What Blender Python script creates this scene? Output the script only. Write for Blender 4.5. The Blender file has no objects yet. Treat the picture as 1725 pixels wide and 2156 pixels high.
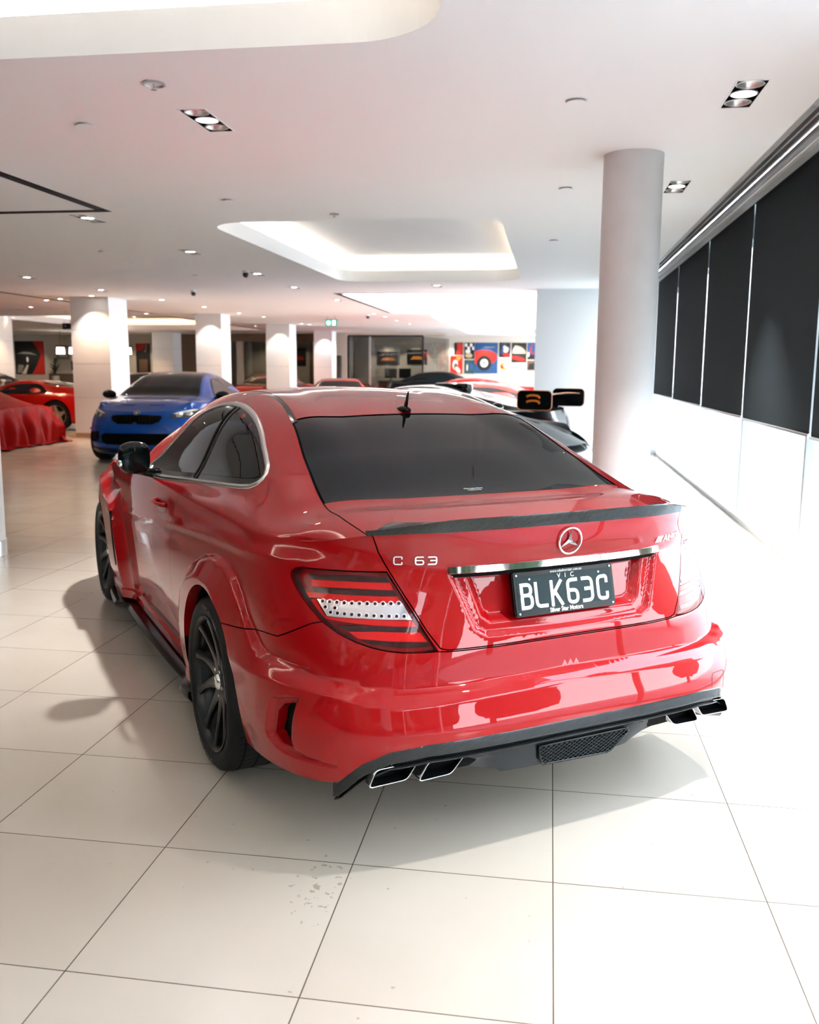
import bpy, bmesh, math, random
import numpy as np
from mathutils import Vector, Matrix
from mathutils.geometry import delaunay_2d_cdt
from mathutils.bvhtree import BVHTree
random.seed(4)
SC=bpy.context.scene; COL=SC.collection
PI=math.pi
# ------------------------------------------------------------------ materials
def mat(name, col=(.8,.8,.8), rough=.5, metal=0., coat=0., coat_r=.03, emis=None, es=0., alpha=1., trans=0., ior=1.5, spec=.5):
    m=bpy.data.materials.new(name); m.use_nodes=True; b=m.node_tree.nodes['Principled BSDF']
    I=b.inputs
    I['Base Color'].default_value=(*col,1); I['Roughness'].default_value=rough; I['Metallic'].default_value=metal
    I['Coat Weight'].default_value=coat; I['Coat Roughness'].default_value=coat_r; I['IOR'].default_value=ior
    I['Specular IOR Level'].default_value=spec
    I['Alpha'].default_value=alpha; I['Transmission Weight'].default_value=trans
    if emis: I['Emission Color'].default_value=(*emis,1); I['Emission Strength'].default_value=es
    return m
def nodes(m): return m.node_tree.nodes, m.node_tree.links, m.node_tree.nodes['Principled BSDF']
M={}
def thin_glass(name,tint=(1,1,1),refl=1.0):
    """a thin pane: mirror reflection by Fresnel over tinted see-through"""
    m=bpy.data.materials.new(name);m.use_nodes=True;nt=m.node_tree;nt.nodes.clear()
    o=nt.nodes.new('ShaderNodeOutputMaterial');mx=nt.nodes.new('ShaderNodeMixShader');t=nt.nodes.new('ShaderNodeBsdfTransparent');g=nt.nodes.new('ShaderNodeBsdfGlossy');f=nt.nodes.new('ShaderNodeFresnel')
    nt.nodes.remove(f);gm=nt.nodes.new('ShaderNodeNewGeometry');dp=nt.nodes.new('ShaderNodeVectorMath');dp.operation='DOT_PRODUCT'
    nt.links.new(gm.outputs['Incoming'],dp.inputs[0]);nt.links.new(gm.outputs['Normal'],dp.inputs[1])
    def mth(op,a_,b_=None):
        n=nt.nodes.new('ShaderNodeMath');n.operation=op
        for i,v in enumerate((a_,b_)):
            if v is None: continue
            if isinstance(v,(int,float)): n.inputs[i].default_value=v
            else: nt.links.new(v,n.inputs[i])
        return n.outputs[0]
    sch=mth('MULTIPLY',mth('ADD',mth('MULTIPLY',mth('POWER',mth('SUBTRACT',1.,mth('ABSOLUTE',dp.outputs['Value'])),5.),.96),.04),refl)
    t.inputs['Color'].default_value=(*tint,1);g.inputs['Roughness'].default_value=.0
    nt.links.new(sch,mx.inputs[0]);nt.links.new(t.outputs[0],mx.inputs[1]);nt.links.new(g.outputs[0],mx.inputs[2]);nt.links.new(mx.outputs[0],o.inputs[0])
    return m
def carbon(name,rough=.25,scale=110.,lo=.003,hi=.045,coat=.3):
    m=mat(name,(.02,.022,.025),rough,0,coat,spec=.2);N,L,b=nodes(m)
    tc=N.new('ShaderNodeTexCoord');mp=N.new('ShaderNodeMapping');mp.inputs['Rotation'].default_value=(.6,.3,.785)
    w=N.new('ShaderNodeTexWave');w.inputs['Scale'].default_value=scale;w.bands_direction='DIAGONAL';w.inputs['Distortion'].default_value=0
    cr=N.new('ShaderNodeValToRGB');cr.color_ramp.elements[0].color=(lo,lo,lo*1.05,1);cr.color_ramp.elements[1].color=(hi,hi*1.02,hi*1.08,1)
    cr.color_ramp.elements[0].position=.35;cr.color_ramp.elements[1].position=.65
    L.new(tc.outputs['Object'],mp.inputs[0]);L.new(mp.outputs[0],w.inputs['Vector']);L.new(w.outputs['Fac'],cr.inputs[0]);L.new(cr.outputs[0],b.inputs['Base Color'])
    return m
def paint(name,col,metal=.15,rough=.35,flake=0.):
    m=mat(name,col,rough,metal,1.,.0,ior=1.5,spec=.08);m.node_tree.nodes['Principled BSDF'].inputs['Coat IOR'].default_value=1.42;return m
# ------------------------------------------------------------------ objects
def tag(o,label=None,cat=None,group=None,kind=None):
    if label: o['label']=label
    if cat: o['category']=cat
    if group: o['group']=group
    if kind: o['kind']=kind
    return o
def link(o,parent=None):
    COL.objects.link(o)
    if parent is not None: o.parent=parent
    return o
def empty(name,loc=(0,0,0),rz=0,parent=None):
    o=bpy.data.objects.new(name,None);o.location=loc;o.rotation_euler=(0,0,rz);o.empty_display_size=.1;return link(o,parent)
def mesh(name,V,F,m,parent=None,smooth=True,normals=None,mi=None):
    me=bpy.data.meshes.new(name);me.from_pydata([tuple(map(float,v)) for v in V],[],[tuple(map(int,f)) for f in F]);
    for k in (m if isinstance(m,(list,tuple)) else [m]): me.materials.append(k)
    if mi is not None: me.polygons.foreach_set('material_index',np.array(mi,dtype=np.int32))
    me.polygons.foreach_set('use_smooth',[smooth]*len(me.polygons));me.update()
    if normals is not None and smooth: me.normals_split_custom_set_from_vertices([tuple(map(float,n)) for n in normals])
    return link(bpy.data.objects.new(name,me),parent)
def bobj(name,bm,m,parent=None,smooth=False,angle=None):
    me=bpy.data.meshes.new(name);bm.normal_update();bm.to_mesh(me);bm.free()
    for k in (m if isinstance(m,(list,tuple)) else [m]): me.materials.append(k)
    if smooth:
        me.polygons.foreach_set('use_smooth',[True]*len(me.polygons))
        try: me.set_sharp_from_angle(angle=angle or math.radians(35))
        except Exception: pass
    return link(bpy.data.objects.new(name,me),parent)
def box(bm,x0,x1,y0,y1,z0,z1,mi=0):
    v=[bm.verts.new(p) for p in [(x0,y0,z0),(x1,y0,z0),(x1,y1,z0),(x0,y1,z0),(x0,y0,z1),(x1,y0,z1),(x1,y1,z1),(x0,y1,z1)]]
    for f in [(0,3,2,1),(4,5,6,7),(0,1,5,4),(1,2,6,5),(2,3,7,6),(3,0,4,7)]:
        bm.faces.new([v[i] for i in f]).material_index=mi
    return v
def bevel(bm,w,seg=2):
    bmesh.ops.bevel(bm,geom=bm.edges[:],offset=w,segments=seg,affect='EDGES',profile=.5)
def boxo(name,x0,x1,y0,y1,z0,z1,m,parent=None,bev=0,smooth=False):
    bm=bmesh.new();box(bm,x0,x1,y0,y1,z0,z1)
    if bev: bevel(bm,bev)
    return bobj(name,bm,m,parent,smooth or bev>0)
def cyl(bm,p,r,h,seg=24,r2=None,axis='Z',cap=True):
    """cylinder or cone from p upward along axis"""
    mt={'Z':Matrix(),'X':Matrix.Rotation(PI/2,4,'Y'),'Y':Matrix.Rotation(-PI/2,4,'X')}[axis]
    mt=Matrix.Translation(p)@mt@Matrix.Translation((0,0,h/2))
    return bmesh.ops.create_cone(bm,cap_ends=cap,segments=seg,radius1=r,radius2=r if r2 is None else r2,depth=h,matrix=mt)
def lathe(name,prof,m,parent=None,seg=48,axis='Z',loc=(0,0,0),smooth=True,mis=None,angle=None,closed=False):
    """revolve a list of (radius, height)"""
    V=[];F=[];mi=[];n=len(prof)
    for k in range(seg):
        a=2*PI*k/seg;c,s=math.cos(a),math.sin(a)
        for r,h in prof: V.append((r*c,r*s,h))
    for k in range(seg):
        k2=(k+1)%seg
        for i in range(n if closed else n-1):
            i2=(i+1)%n;F.append((k*n+i,k2*n+i,k2*n+i2,k*n+i2));mi.append(mis[i] if mis else 0)
    if axis=='Y': V=[(x,h,y) for x,y,h in V];F=[f[::-1] for f in F]
    V=[(x+loc[0],y+loc[1],z+loc[2]) for x,y,z in V]
    o=mesh(name,V,F,m,parent,smooth,mi=mi)
    if smooth:
        try:o.data.set_sharp_from_angle(angle=angle or math.radians(40))
        except Exception: pass
    return o
def tube(name,pts,r,m,parent=None,seg=8,closed=False,cap=True):
    P=np.array(pts,float);n=len(P);V=[];F=[];up0=None
    rr=np.broadcast_to(np.array(r,float),(n,))
    for i in range(n):
        t=(P[(i+1)%n]-P[i-1]) if closed else (P[min(i+1,n-1)]-P[max(i-1,0)]);t/=np.linalg.norm(t)+1e-9
        if up0 is None:
            up0=np.cross(t,[0,0,1.] if abs(t[2])<.9 else [1.,0,0])
        a=up0-t*(up0@t);a/=np.linalg.norm(a)+1e-9;up0=a;b=np.cross(t,a)
        for k in range(seg):
            q=2*PI*k/seg;V.append(P[i]+rr[i]*(math.cos(q)*a+math.sin(q)*b))
    for i in range(n if closed else n-1):
        j=(i+1)%n
        for k in range(seg): F.append((i*seg+k,i*seg+(k+1)%seg,j*seg+(k+1)%seg,j*seg+k))
    if cap and not closed: F.append(tuple(range(seg))[::-1]);F.append(tuple((n-1)*seg+k for k in range(seg)))
    return mesh(name,V,F,m,parent)
def cdt(pts,loops,drop=None):
    """triangulate points with constraint loops; returns verts array, tris"""
    vs=[Vector(p) for p in pts];ed=[]
    for lp,closed in loops:
        b=len(vs);vs+= [Vector(p) for p in lp];n=len(lp)
        ed+=[(b+i,b+(i+1)%n) for i in range(n if closed else n-1)]
    v,e,f,_,_,_=delaunay_2d_cdt(vs,ed,[],0,1e-6)
    V=np.array([tuple(p) for p in v]);T=np.array([t for t in f if len(t)==3],int)
    return V,T
def rrect(x0,x1,y0,y1,r,n=8):
    P=[]
    for cx,cy,a0 in [(x1-r,y1-r,0),(x0+r,y1-r,90),(x0+r,y0+r,180),(x1-r,y0+r,270)]:
        for k in range(n+1):
            a=math.radians(a0+90*k/n);P.append((cx+r*math.cos(a),cy+r*math.sin(a)))
    return P
def dense(poly,step,closed=True):
    out=[];n=len(poly)
    for i in range(n if closed else n-1):
        a=np.array(poly[i],float);b=np.array(poly[(i+1)%n],float);k=max(1,int(np.ceil(np.linalg.norm(b-a)/step)))
        out+=[a+(b-a)*j/k for j in range(k)]
    if not closed: out.append(np.array(poly[-1],float))
    return out
def copy_tree(o,parent=None):
    k=o.copy();COL.objects.link(k);k.parent=parent
    for ch in list(CH.get(o.name,[])): copy_tree(ch,k)
    return k
def index_children():
    CH.clear()
    for o in bpy.data.objects:
        if o.parent: CH.setdefault(o.parent.name,[]).append(o)
CH={}
def text(name,body,size,m,parent=None,mat4=None,ext=.002,bev=0,xs=1.,spacing=1.,bold=0.):
    cu=bpy.data.curves.new(name,'FONT');cu.body=body;cu.size=size;cu.extrude=ext;cu.bevel_depth=bev;cu.align_x='CENTER';cu.align_y='CENTER';cu.space_character=spacing;cu.offset=bold
    o=bpy.data.objects.new(name,cu);COL.objects.link(o);bpy.context.view_layer.update()
    me=bpy.data.meshes.new_from_object(o.evaluated_get(bpy.context.evaluated_depsgraph_get()))
    bpy.data.objects.remove(o);me.materials.clear();me.materials.append(m);me.transform(Matrix.Diagonal((xs,1,1,1)))
    if mat4 is not None: me.transform(mat4)
    k=bpy.data.objects.new(name,me);return link(k,parent)
def crv(ts, vs, t):
    """Catmull-Rom (finite difference tangents) through (ts, vs) evaluated at t; vs may be (n,) or (n,k)"""
    ts=np.asarray(ts,float);vs=np.asarray(vs,float);t=np.clip(np.asarray(t,float),ts[0],ts[-1])
    one=vs.ndim==1
    if one: vs=vs[:,None]
    h=np.diff(ts);d=np.diff(vs,axis=0)/h[:,None]
    m=np.empty_like(vs);m[0]=d[0];m[-1]=d[-1]
    if len(ts)>2:
        w0=h[1:,None];w1=h[:-1,None];m[1:-1]=(d[:-1]*w0+d[1:]*w1)/(w0+w1)
    i=np.clip(np.searchsorted(ts,t,side='right')-1,0,len(h)-1)
    u=((t-ts[i])/h[i])[...,None];H=h[i][...,None]
    r=vs[i]*(2*u**3-3*u**2+1)+m[i]*H*(u**3-2*u**2+u)+vs[i+1]*(-2*u**3+3*u**2)+m[i+1]*H*(u**3-u**2)
    return r[...,0] if one else r
def sstep(x): x=np.clip(x,0,1);return x*x*(3-2*x)
def inpoly(P,poly):
    x,y=P[...,0],P[...,1];r=np.zeros(x.shape,bool);n=len(poly)
    for k in range(n):
        x1,y1=poly[k];x2,y2=poly[(k+1)%n]
        if y1==y2: continue
        c=((y1>y)!=(y2>y))&(x<(x2-x1)*(y-y1)/(y2-y1)+x1);r^=c
    return r
def pdist(P,line):
    d=np.full(P.shape[:-1],1e9)
    for a,b in zip(line[:-1],line[1:]):
        a=np.array(a);b=np.array(b);ab=b-a;t=np.clip(((P-a)@ab)/max(ab@ab,1e-12),0,1)
        d=np.minimum(d,np.linalg.norm(P-a-t[...,None]*ab,axis=-1))
    return d
def sdf(P,poly):
    d=pdist(P,list(poly)+[poly[0]]);return np.where(inpoly(P,poly),d,-d)   # + inside
class Lower:
    """body side shell: horizontal outlines stacked over z. domain (s,z), s in metres from the rear centre round the side to the nose"""
    def __init__(s,rows,x0r,x0f,taper,Ls=(1.25,None,1.25),ztop=None,NZ=140):
        # rows: z,W,xr,nr,xf,nf
        s.rows=np.array(rows,float);s.x0r=x0r;s.x0f=x0f;s.taper=taper
        s.L=(Ls[0],x0f-x0r,Ls[2]);s.S=sum(s.L)
        s.z0,s.z1=s.rows[0,0],s.rows[-1,0]
        s.zs=np.linspace(s.z0,s.z1,NZ)
        a=np.linspace(0,1,161);n0,n1,n2=140,int(s.L[1]/.02)+2,120
        th=np.linspace(0,np.pi/2,1200)
        T=[]
        for z in s.zs:
            W,xr,nr,xf,nf=crv(s.rows[:,0],s.rows[:,1:],z)
            def arc(n,A,cnt):
                m=2./n
                # param by angle with both branches to keep density
                c=np.abs(np.cos(th))**m;sn=np.abs(np.sin(th))**m
                X=A*c;Y=W*sn;L=np.r_[0,np.cumsum(np.hypot(np.diff(X),np.diff(Y)))];L/=L[-1]
                f=np.linspace(0,1,cnt);return np.interp(f,L,X),np.interp(f,L,Y)
            X,Y=arc(nr,x0r-xr,n0);R=np.stack([x0r-X,Y],1)
            xs=np.linspace(x0r,x0f,n1);M=np.stack([xs,W+0*xs],1)
            X,Y=arc(nf,xf-x0f,n2);Fr=np.stack([x0f+X,Y],1)[::-1]
            T.append(np.concatenate([R,M[1:],Fr[1:]]))
        T=np.array(T)
        T[...,1]*=taper(T[...,0])
        s.T=T
        s.ss=np.concatenate([np.linspace(0,s.L[0],n0),s.L[0]+np.linspace(0,s.L[1],n1)[1:],s.L[0]+s.L[1]+np.linspace(0,s.L[2],n2)[1:]])
        s.disp=None
    def base(s,S,Zv):
        S=np.asarray(S,float);Zv=np.asarray(Zv,float)
        fi=np.clip((Zv-s.z0)/(s.z1-s.z0)*(len(s.zs)-1),0,len(s.zs)-1.0001);i=fi.astype(int);fi=(fi-i)[...,None]
        Sa=np.clip(S,0,s.S-1e-6)
        j=np.clip(np.searchsorted(s.ss,Sa,side='right')-1,0,len(s.ss)-2);fj=((Sa-s.ss[j])/(s.ss[j+1]-s.ss[j]))[...,None]
        p=(s.T[i,j]*(1-fj)+s.T[i,j+1]*fj)*(1-fi)+(s.T[i+1,j]*(1-fj)+s.T[i+1,j+1]*fj)*fi
        t=s.T[i,j+1]-s.T[i,j];n=np.stack([-t[...,1],t[...,0]],-1);n/=np.linalg.norm(n,axis=-1,keepdims=True)+1e-12
        return p,n
    def P(s,S,Zv):
        S,Zv=np.broadcast_arrays(np.asarray(S,float),np.asarray(Zv,float))
        p,n=s.base(S,Zv)
        if s.disp is not None:
            # averaged normal for smoothness
            _,na=s.base(S-.01,Zv);_,nb=s.base(S+.01,Zv);n=n+na+nb;n/=np.linalg.norm(n,axis=-1,keepdims=True)
            n[...,1]=np.where(S<.012,0,n[...,1])
            d,dz=s.disp(S,Zv,p);p=p+n*d[...,None];Zv=Zv+dz
        return np.concatenate([p,Zv[...,None]],-1)
    def N(s,S,Zv,e=.004):
        a=s.P(np.asarray(S)+e,Zv)-s.P(np.maximum(np.asarray(S)-e,0),Zv)
        Zv=np.asarray(Zv);b=s.P(S,np.minimum(Zv+e,s.z1))-s.P(S,np.maximum(Zv-e,s.z0))
        n=np.cross(b,a);n/=np.linalg.norm(n,axis=-1,keepdims=True)+1e-12
        return n
    def s_of_y(s,y,z,rear=True):
        if rear: S=np.linspace(0,s.L[0],700)
        else: S=np.linspace(s.S-s.L[2],s.S,700)[::-1]
        p,_=s.base(S,np.full(700,z));return float(np.interp(y,p[:,1],S)) if True else 0
    def s_of_x(s,x,z):
        S=np.linspace(0,s.S,3000);p,_=s.base(S,np.full(3000,z));return float(np.interp(x,p[:,0],S))
class Upper:
    """cowl, roof and decks. st: list of (P0..P4, S) ; fifth point and its slope come from the lower shell"""
    def __init__(s,low,st,ztop):
        s.low=low;s.zt=ztop;s.A=np.arange(len(st),dtype=float)
        s.C=np.array([q[0] for q in st],float)      # n,5,3
        s.Ss=np.array([q[1] for q in st],float)
    def U(s,a,t):
        a,t=np.broadcast_arrays(np.asarray(a,float),np.asarray(t,float));sh=a.shape;a=a.ravel();t=t.ravel()
        C=crv(s.A,s.C.reshape(len(s.A),-1),a).reshape(-1,5,3)
        S=crv(s.A,s.Ss,a);z=s.zt(S);e=.012
        p5=s.low.P(S,z);d=s.low.P(S,z)-s.low.P(S,z-e);d/=np.linalg.norm(d,axis=-1,keepdims=True)
        Q=np.concatenate([C,p5[:,None]],1)             # n,6,3
        # knots by mean chord
        L=np.linalg.norm(np.diff(Q,axis=1),axis=2)
        k=np.arange(6.)
        D=Q[:,1:]-Q[:,:-1]
        M=np.empty_like(Q)
        w0=L[:,1:,None];w1=L[:,:-1,None]
        # tangents wrt chord length
        V=D/np.maximum(L[...,None],1e-9)
        M[:,1:-1]=(V[:,:-1]*w0+V[:,1:]*w1)/(w0+w1)
        M[:,0]=V[:,0];M[:,0,0]*=1;M[:,0,2]=0;M[:,0,0]=0
        wk=sstep(np.minimum(a,len(s.A)-1-a)/.7)[:,None];M[:,-1]=-d*wk+V[:,-1]*(1-wk)
        i=np.clip(t.astype(int),0,4);u=(t-i)[:,None];r=np.arange(len(t))
        H=L[r,i][:,None];p0=Q[r,i];p1=Q[r,i+1];m0=M[r,i]*H;m1=M[r,i+1]*H
        o=p0*(2*u**3-3*u**2+1)+m0*(u**3-2*u**2+u)+p1*(-2*u**3+3*u**2)+m1*(u**3-u**2)
        return o.reshape(sh+(3,))
    def N(s,a,t,e=.01):
        a=np.asarray(a,float);t=np.asarray(t,float);n=len(s.A)-1
        A=s.U(np.minimum(a+e,n),t)-s.U(np.maximum(a-e,0),t);B=s.U(a,np.minimum(t+e,5))-s.U(a,np.maximum(t-e,0))
        c=np.cross(A,B);c/=np.linalg.norm(c,axis=-1,keepdims=True)+1e-12
        return c
# ------------------------------------------------------------------ camera
HC=1.489;FP,YAW,PIT,ROL=1912.7,.1517,.1558,.0078
fw=np.array([-math.sin(YAW)*math.cos(PIT),math.cos(YAW)*math.cos(PIT),-math.sin(PIT)])
rt=np.array([math.cos(YAW),math.sin(YAW),0]);u_=np.cross(rt,fw);r2=rt*math.cos(ROL)+u_*math.sin(ROL);u2=np.cross(r2,fw)
cd=bpy.data.cameras.new('camera');cam=bpy.data.objects.new('camera',cd);COL.objects.link(cam)
cam.matrix_world=Matrix(((r2[0],u2[0],-fw[0],0),(r2[1],u2[1],-fw[1],0),(r2[2],u2[2],-fw[2],HC),(0,0,0,1)))
cd.sensor_fit='VERTICAL';cd.sensor_height=36.;cd.lens=FP/2156*36;cd.clip_start=.05;cd.clip_end=300
cd.dof.use_dof=True;cd.dof.focus_distance=3.3;cd.dof.aperture_fstop=4.0
SC.camera=cam
SC.view_settings.view_transform='Standard';SC.view_settings.look='None';SC.view_settings.exposure=1.55;SC.view_settings.gamma=1
cy=SC.cycles;cy.use_denoising=True;cy.max_bounces=7;cy.diffuse_bounces=3;cy.glossy_bounces=4;cy.transmission_bounces=4;cy.transparent_max_bounces=10;cy.caustics_reflective=False;cy.caustics_refractive=False
cy.sample_clamp_indirect=6;cy.use_light_tree=True;cy.use_adaptive_sampling=True;cy.adaptive_threshold=.09;cy.adaptive_min_samples=20
# ------------------------------------------------------------------ setting materials
def white_mat(name,col,rough=.6,noise=0.):
    m=mat(name,col,rough)
    if noise:
        N,L,b=nodes(m);t=N.new('ShaderNodeTexNoise');t.inputs['Scale'].default_value=6;t.inputs['Detail'].default_value=6
        tc=N.new('ShaderNodeTexCoord');L.new(tc.outputs['Object'],t.inputs['Vector'])
        mr=N.new('ShaderNodeMapRange');mr.inputs['To Min'].default_value=1-noise;mr.inputs['To Max'].default_value=1
        mx=N.new('ShaderNodeMix');mx.data_type='RGBA';mx.blend_type='MULTIPLY';mx.inputs[0].default_value=1;mx.inputs[6].default_value=(*col,1)
        L.new(t.outputs['Fac'],mr.inputs[0]);L.new(mr.outputs[0],mx.inputs[7]);L.new(mx.outputs[2],b.inputs['Base Color'])
    return m
M['ceil']=white_mat('ceiling_plaster',(.93,.935,.94),.8)
M['wall']=white_mat('wall_paint',(.80,.80,.80),.7)
M['wallwarm']=white_mat('warm_wall_paint',(.70,.64,.56),.7)
M['walldark']=white_mat('dark_wall_paint',(.10,.10,.105),.7)
M['col']=white_mat('column_plaster',(.84,.84,.84),.55,.05)
M['colrender']=white_mat('rendered_column',(.80,.80,.80),.6,.12)
M['black']=mat('black_metal',(.012,.013,.014),.4)
M['slot']=mat('slot_black',(.006,.007,.008),.5)
M['alu']=mat('brushed_aluminium',(.62,.62,.62),.32,.9)
M['alupaint']=mat('silver_trim_paint',(.55,.55,.55),.35,.5)
M['blind']=mat('charcoal_blind_fabric',(.014,.020,.024),.9,spec=.2)
M['lamp']=mat('lamp_lit',(1,1,1),.5,emis=(1,.93,.82),es=14)
M['lampw']=mat('lamp_lit_white',(1,1,1),.5,emis=(1,.97,.93),es=12)
M['dish']=mat('lamp_reflector',(.75,.75,.75),.25,.6)
M['glasswin']=thin_glass('window_glass',(.97,.99,.985),.95)
M['glassdark']=thin_glass('office_glass',(.55,.56,.55),1.05)
# floor tiles
m=mat('floor_tiles',(.7,.66,.6),.16,spec=.5);M['floor']=m;N,L,b=nodes(m)
geo=N.new('ShaderNodeNewGeometry');sx=N.new('ShaderNodeSeparateXYZ');L.new(geo.outputs['Position'],sx.inputs[0])
def math_(op,a,b_=None,c_=None):
    n=N.new('ShaderNodeMath');n.operation=op
    for i,v in enumerate((a,b_,c_)):
        if v is None: continue
        if isinstance(v,(int,float)): n.inputs[i].default_value=v
        else: L.new(v,n.inputs[i])
    return n.outputs[0]
TX0,TY0,TW=.052,2.5095,.602
ux=math_('DIVIDE',math_('SUBTRACT',sx.outputs[0],TX0),TW);uy=math_('DIVIDE',math_('SUBTRACT',sx.outputs[1],TY0),TW)
def edge(u): return math_('SUBTRACT',.5,math_('ABSOLUTE',math_('SUBTRACT',math_('FRACT',u),.5)))   # 0 at the joint
e=math_('MULTIPLY',math_('MINIMUM',edge(ux),edge(uy)),TW)
gm=N.new('ShaderNodeMapRange');gm.inputs['From Min'].default_value=.0013;gm.inputs['From Max'].default_value=.0021;gm.interpolation_type='SMOOTHSTEP';L.new(e,gm.inputs[0])
cmb=N.new('ShaderNodeCombineXYZ');L.new(math_('FLOOR',ux),cmb.inputs[0]);L.new(math_('FLOOR',uy),cmb.inputs[1])
wn=N.new('ShaderNodeTexWhiteNoise');L.new(cmb.outputs[0],wn.inputs['Vector'])
tn=N.new('ShaderNodeTexNoise');tn.inputs['Scale'].default_value=2.2;tn.inputs['Detail'].default_value=5;L.new(geo.outputs['Position'],tn.inputs['Vector'])
fac=math_('ADD',math_('MULTIPLY',wn.outputs['Value'],.35),math_('MULTIPLY',tn.outputs['Fac'],.65))
tc=N.new('ShaderNodeMix');tc.data_type='RGBA';tc.inputs[6].default_value=(.47,.40,.33,1);tc.inputs[7].default_value=(.57,.505,.43,1);L.new(fac,tc.inputs[0])
gc=N.new('ShaderNodeMix');gc.data_type='RGBA';gc.inputs[6].default_value=(.10,.07,.05,1);L.new(tc.outputs[2],gc.inputs[7]);L.new(gm.outputs[0],gc.inputs[0])
# worn, flaked patch beside one joint and a few specks
fn=N.new('ShaderNodeTexNoise');fn.inputs['Scale'].default_value=34;fn.inputs['Detail'].default_value=3;L.new(geo.outputs['Position'],fn.inputs['Vector'])
dx=math_('DIVIDE',math_('SUBTRACT',sx.outputs[0],-.62),.085);dy=math_('DIVIDE',math_('SUBTRACT',sx.outputs[1],2.36),.17)
rad=math_('SQRT',math_('ADD',math_('MULTIPLY',dx,dx),math_('MULTIPLY',dy,dy)))
patch=math_('GREATER_THAN',math_('SUBTRACT',fn.outputs['Fac'],math_('MULTIPLY',rad,.10)),.545)
inr=math_('LESS_THAN',rad,1.15);sp=math_('GREATER_THAN',fn.outputs['Fac'],.735)
pm=math_('MAXIMUM',math_('MULTIPLY',patch,inr),sp)
fc=N.new('ShaderNodeMix');fc.data_type='RGBA';fc.inputs[7].default_value=(.33,.26,.19,1);L.new(gc.outputs[2],fc.inputs[6]);L.new(math_('MULTIPLY',pm,.8),fc.inputs[0])
L.new(fc.outputs[2],b.inputs['Base Color'])
rr=N.new('ShaderNodeMapRange');rr.inputs['To Min'].default_value=.13;rr.inputs['To Max'].default_value=.26;L.new(tn.outputs['Fac'],rr.inputs[0]);L.new(rr.outputs[0],b.inputs['Roughness'])
bp=N.new('ShaderNodeBump');bp.inputs['Strength'].default_value=.35;bp.inputs['Distance'].default_value=.002;L.new(gm.outputs[0],bp.inputs['Height']);L.new(bp.outputs[0],b.inputs['Normal'])
# ------------------------------------------------------------------ room shell
XL,XR,YN,YF,ZC=-27.,1.92,-4.5,39.4,2.92
bm=bmesh.new();bmesh.ops.create_grid(bm,x_segments=1,y_segments=1,size=.5,matrix=Matrix.Translation(((XL+XR)/2,(YN+YF)/2,0))@Matrix.Diagonal((XR-XL,YF-YN,1,1)))
tag(bobj('floor',bm,M['floor']),kind='structure')
trip=[(-2.04,5.37),(.95,5.23),(.93,7.67),(-4.52,8.62),(-4.52,11.2),(-4.52,13.86),(-4.6,16.2),(-8.45,16.5),(-2.0,16.0),(-8.5,14.1),(-8.5,11.2),(-4.52,19.2),(-1.67,20.6),(.95,2.65),(.95,.05)]  # last two fittings continue the row unseen, added to brighten the floor
coff=[(-8.0,-.47,-1.5,4.22,.30),(-3.48,-.52,9.0,15.2,.28),(-3.3,-.6,24.9,37.5,.30),(-16.5,-10.9,24.7,34.,.30)]
spot=[(-1.67,8.95),(-1.67,11.29)]
loops=[];holes=[]
for (x0,x1,y0,y1,d) in coff: holes.append(rrect(x0,x1,y0,y1,.45,10))
for x,y in trip: holes.append([(x-.075,y-.24),(x+.075,y-.24),(x+.075,y+.24),(x-.075,y+.24)])
# slot openings of the linear air grilles (long dark slots round ceiling rafts)
def ring(x0,x1,y0,y1,w): return [(x0,x1,y0,y0+w),(x0,x1,y1-w,y1),(x0,x0+w,y0+w,y1-w),(x1-w,x1,y0+w,y1-w)]
slots=[]
slots+= [(-9.6,-4.10,8.17,8.27),(-4.20,-4.10,-1.,8.17)]
slots+= [(-4.18,1.15,17.45,17.53),(-4.18,-4.08,17.53,23.35),(-4.18,1.15,23.35,23.43)]
slots+= [(-10.75,-10.65,13.5,34.)]
for s_ in slots: holes.append([(s_[0],s_[2]),(s_[1],s_[2]),(s_[1],s_[3]),(s_[0],s_[3])])
XCR=1.35
outer=[(XL,YN),(XCR,YN),(XCR,YF),(XL,YF)]
grid=[(x,y) for x in np.arange(XL+1,XCR,2.) for y in np.arange(YN+1,YF,2.)]
grid=[p for p in grid if not any(inpoly(np.array(p),h) for h in holes)]
V,T=cdt(grid,[(outer,True)]+[(h,True) for h in holes])
ct=V[T].mean(1);keep=np.ones(len(T),bool)
for h in holes: keep&=~inpoly(ct,h)
T=T[keep]
Vc=[(x,y,ZC) for x,y in V];Fc=[t[::-1] for t in T.tolist()]
def add_quads(pts,z0,z1,flip=False):
    b0=len(Vc);n=len(pts)
    for p in pts: Vc.append((p[0],p[1],z0));Vc.append((p[0],p[1],z1))
    for i in range(n):
        j=(i+1)%n;f=(b0+2*i,b0+2*j,b0+2*j+1,b0+2*i+1);Fc.append(f[::-1] if not flip else f)
for (x0,x1,y0,y1,d),h in zip(coff,holes):
    add_quads(h,ZC,ZC+d*.62,True)
    h2=rrect(x0+.0,x1-.0,y0+.0,y1-.0,.45,10)
    h3=rrect(x0-.18,x1+.18,y0-.18,y1+.18,.5,10)
    b0=len(Vc);n=len(h3)
    for p,q in zip(h2,h3): Vc.append((*p,ZC+d*.62));Vc.append((*q,ZC+d*.62))
    for i in range(n):
        j=(i+1)%n;Fc.append((b0+2*i,b0+2*j,b0+2*j+1,b0+2*i+1))
    add_quads(h3,ZC+d*.62,ZC+d+.12,True)
    b0=len(Vc)
    for q in h3: Vc.append((*q,ZC+d+.12))
    Fc.append(tuple(range(b0,b0+n))[::-1])
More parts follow.
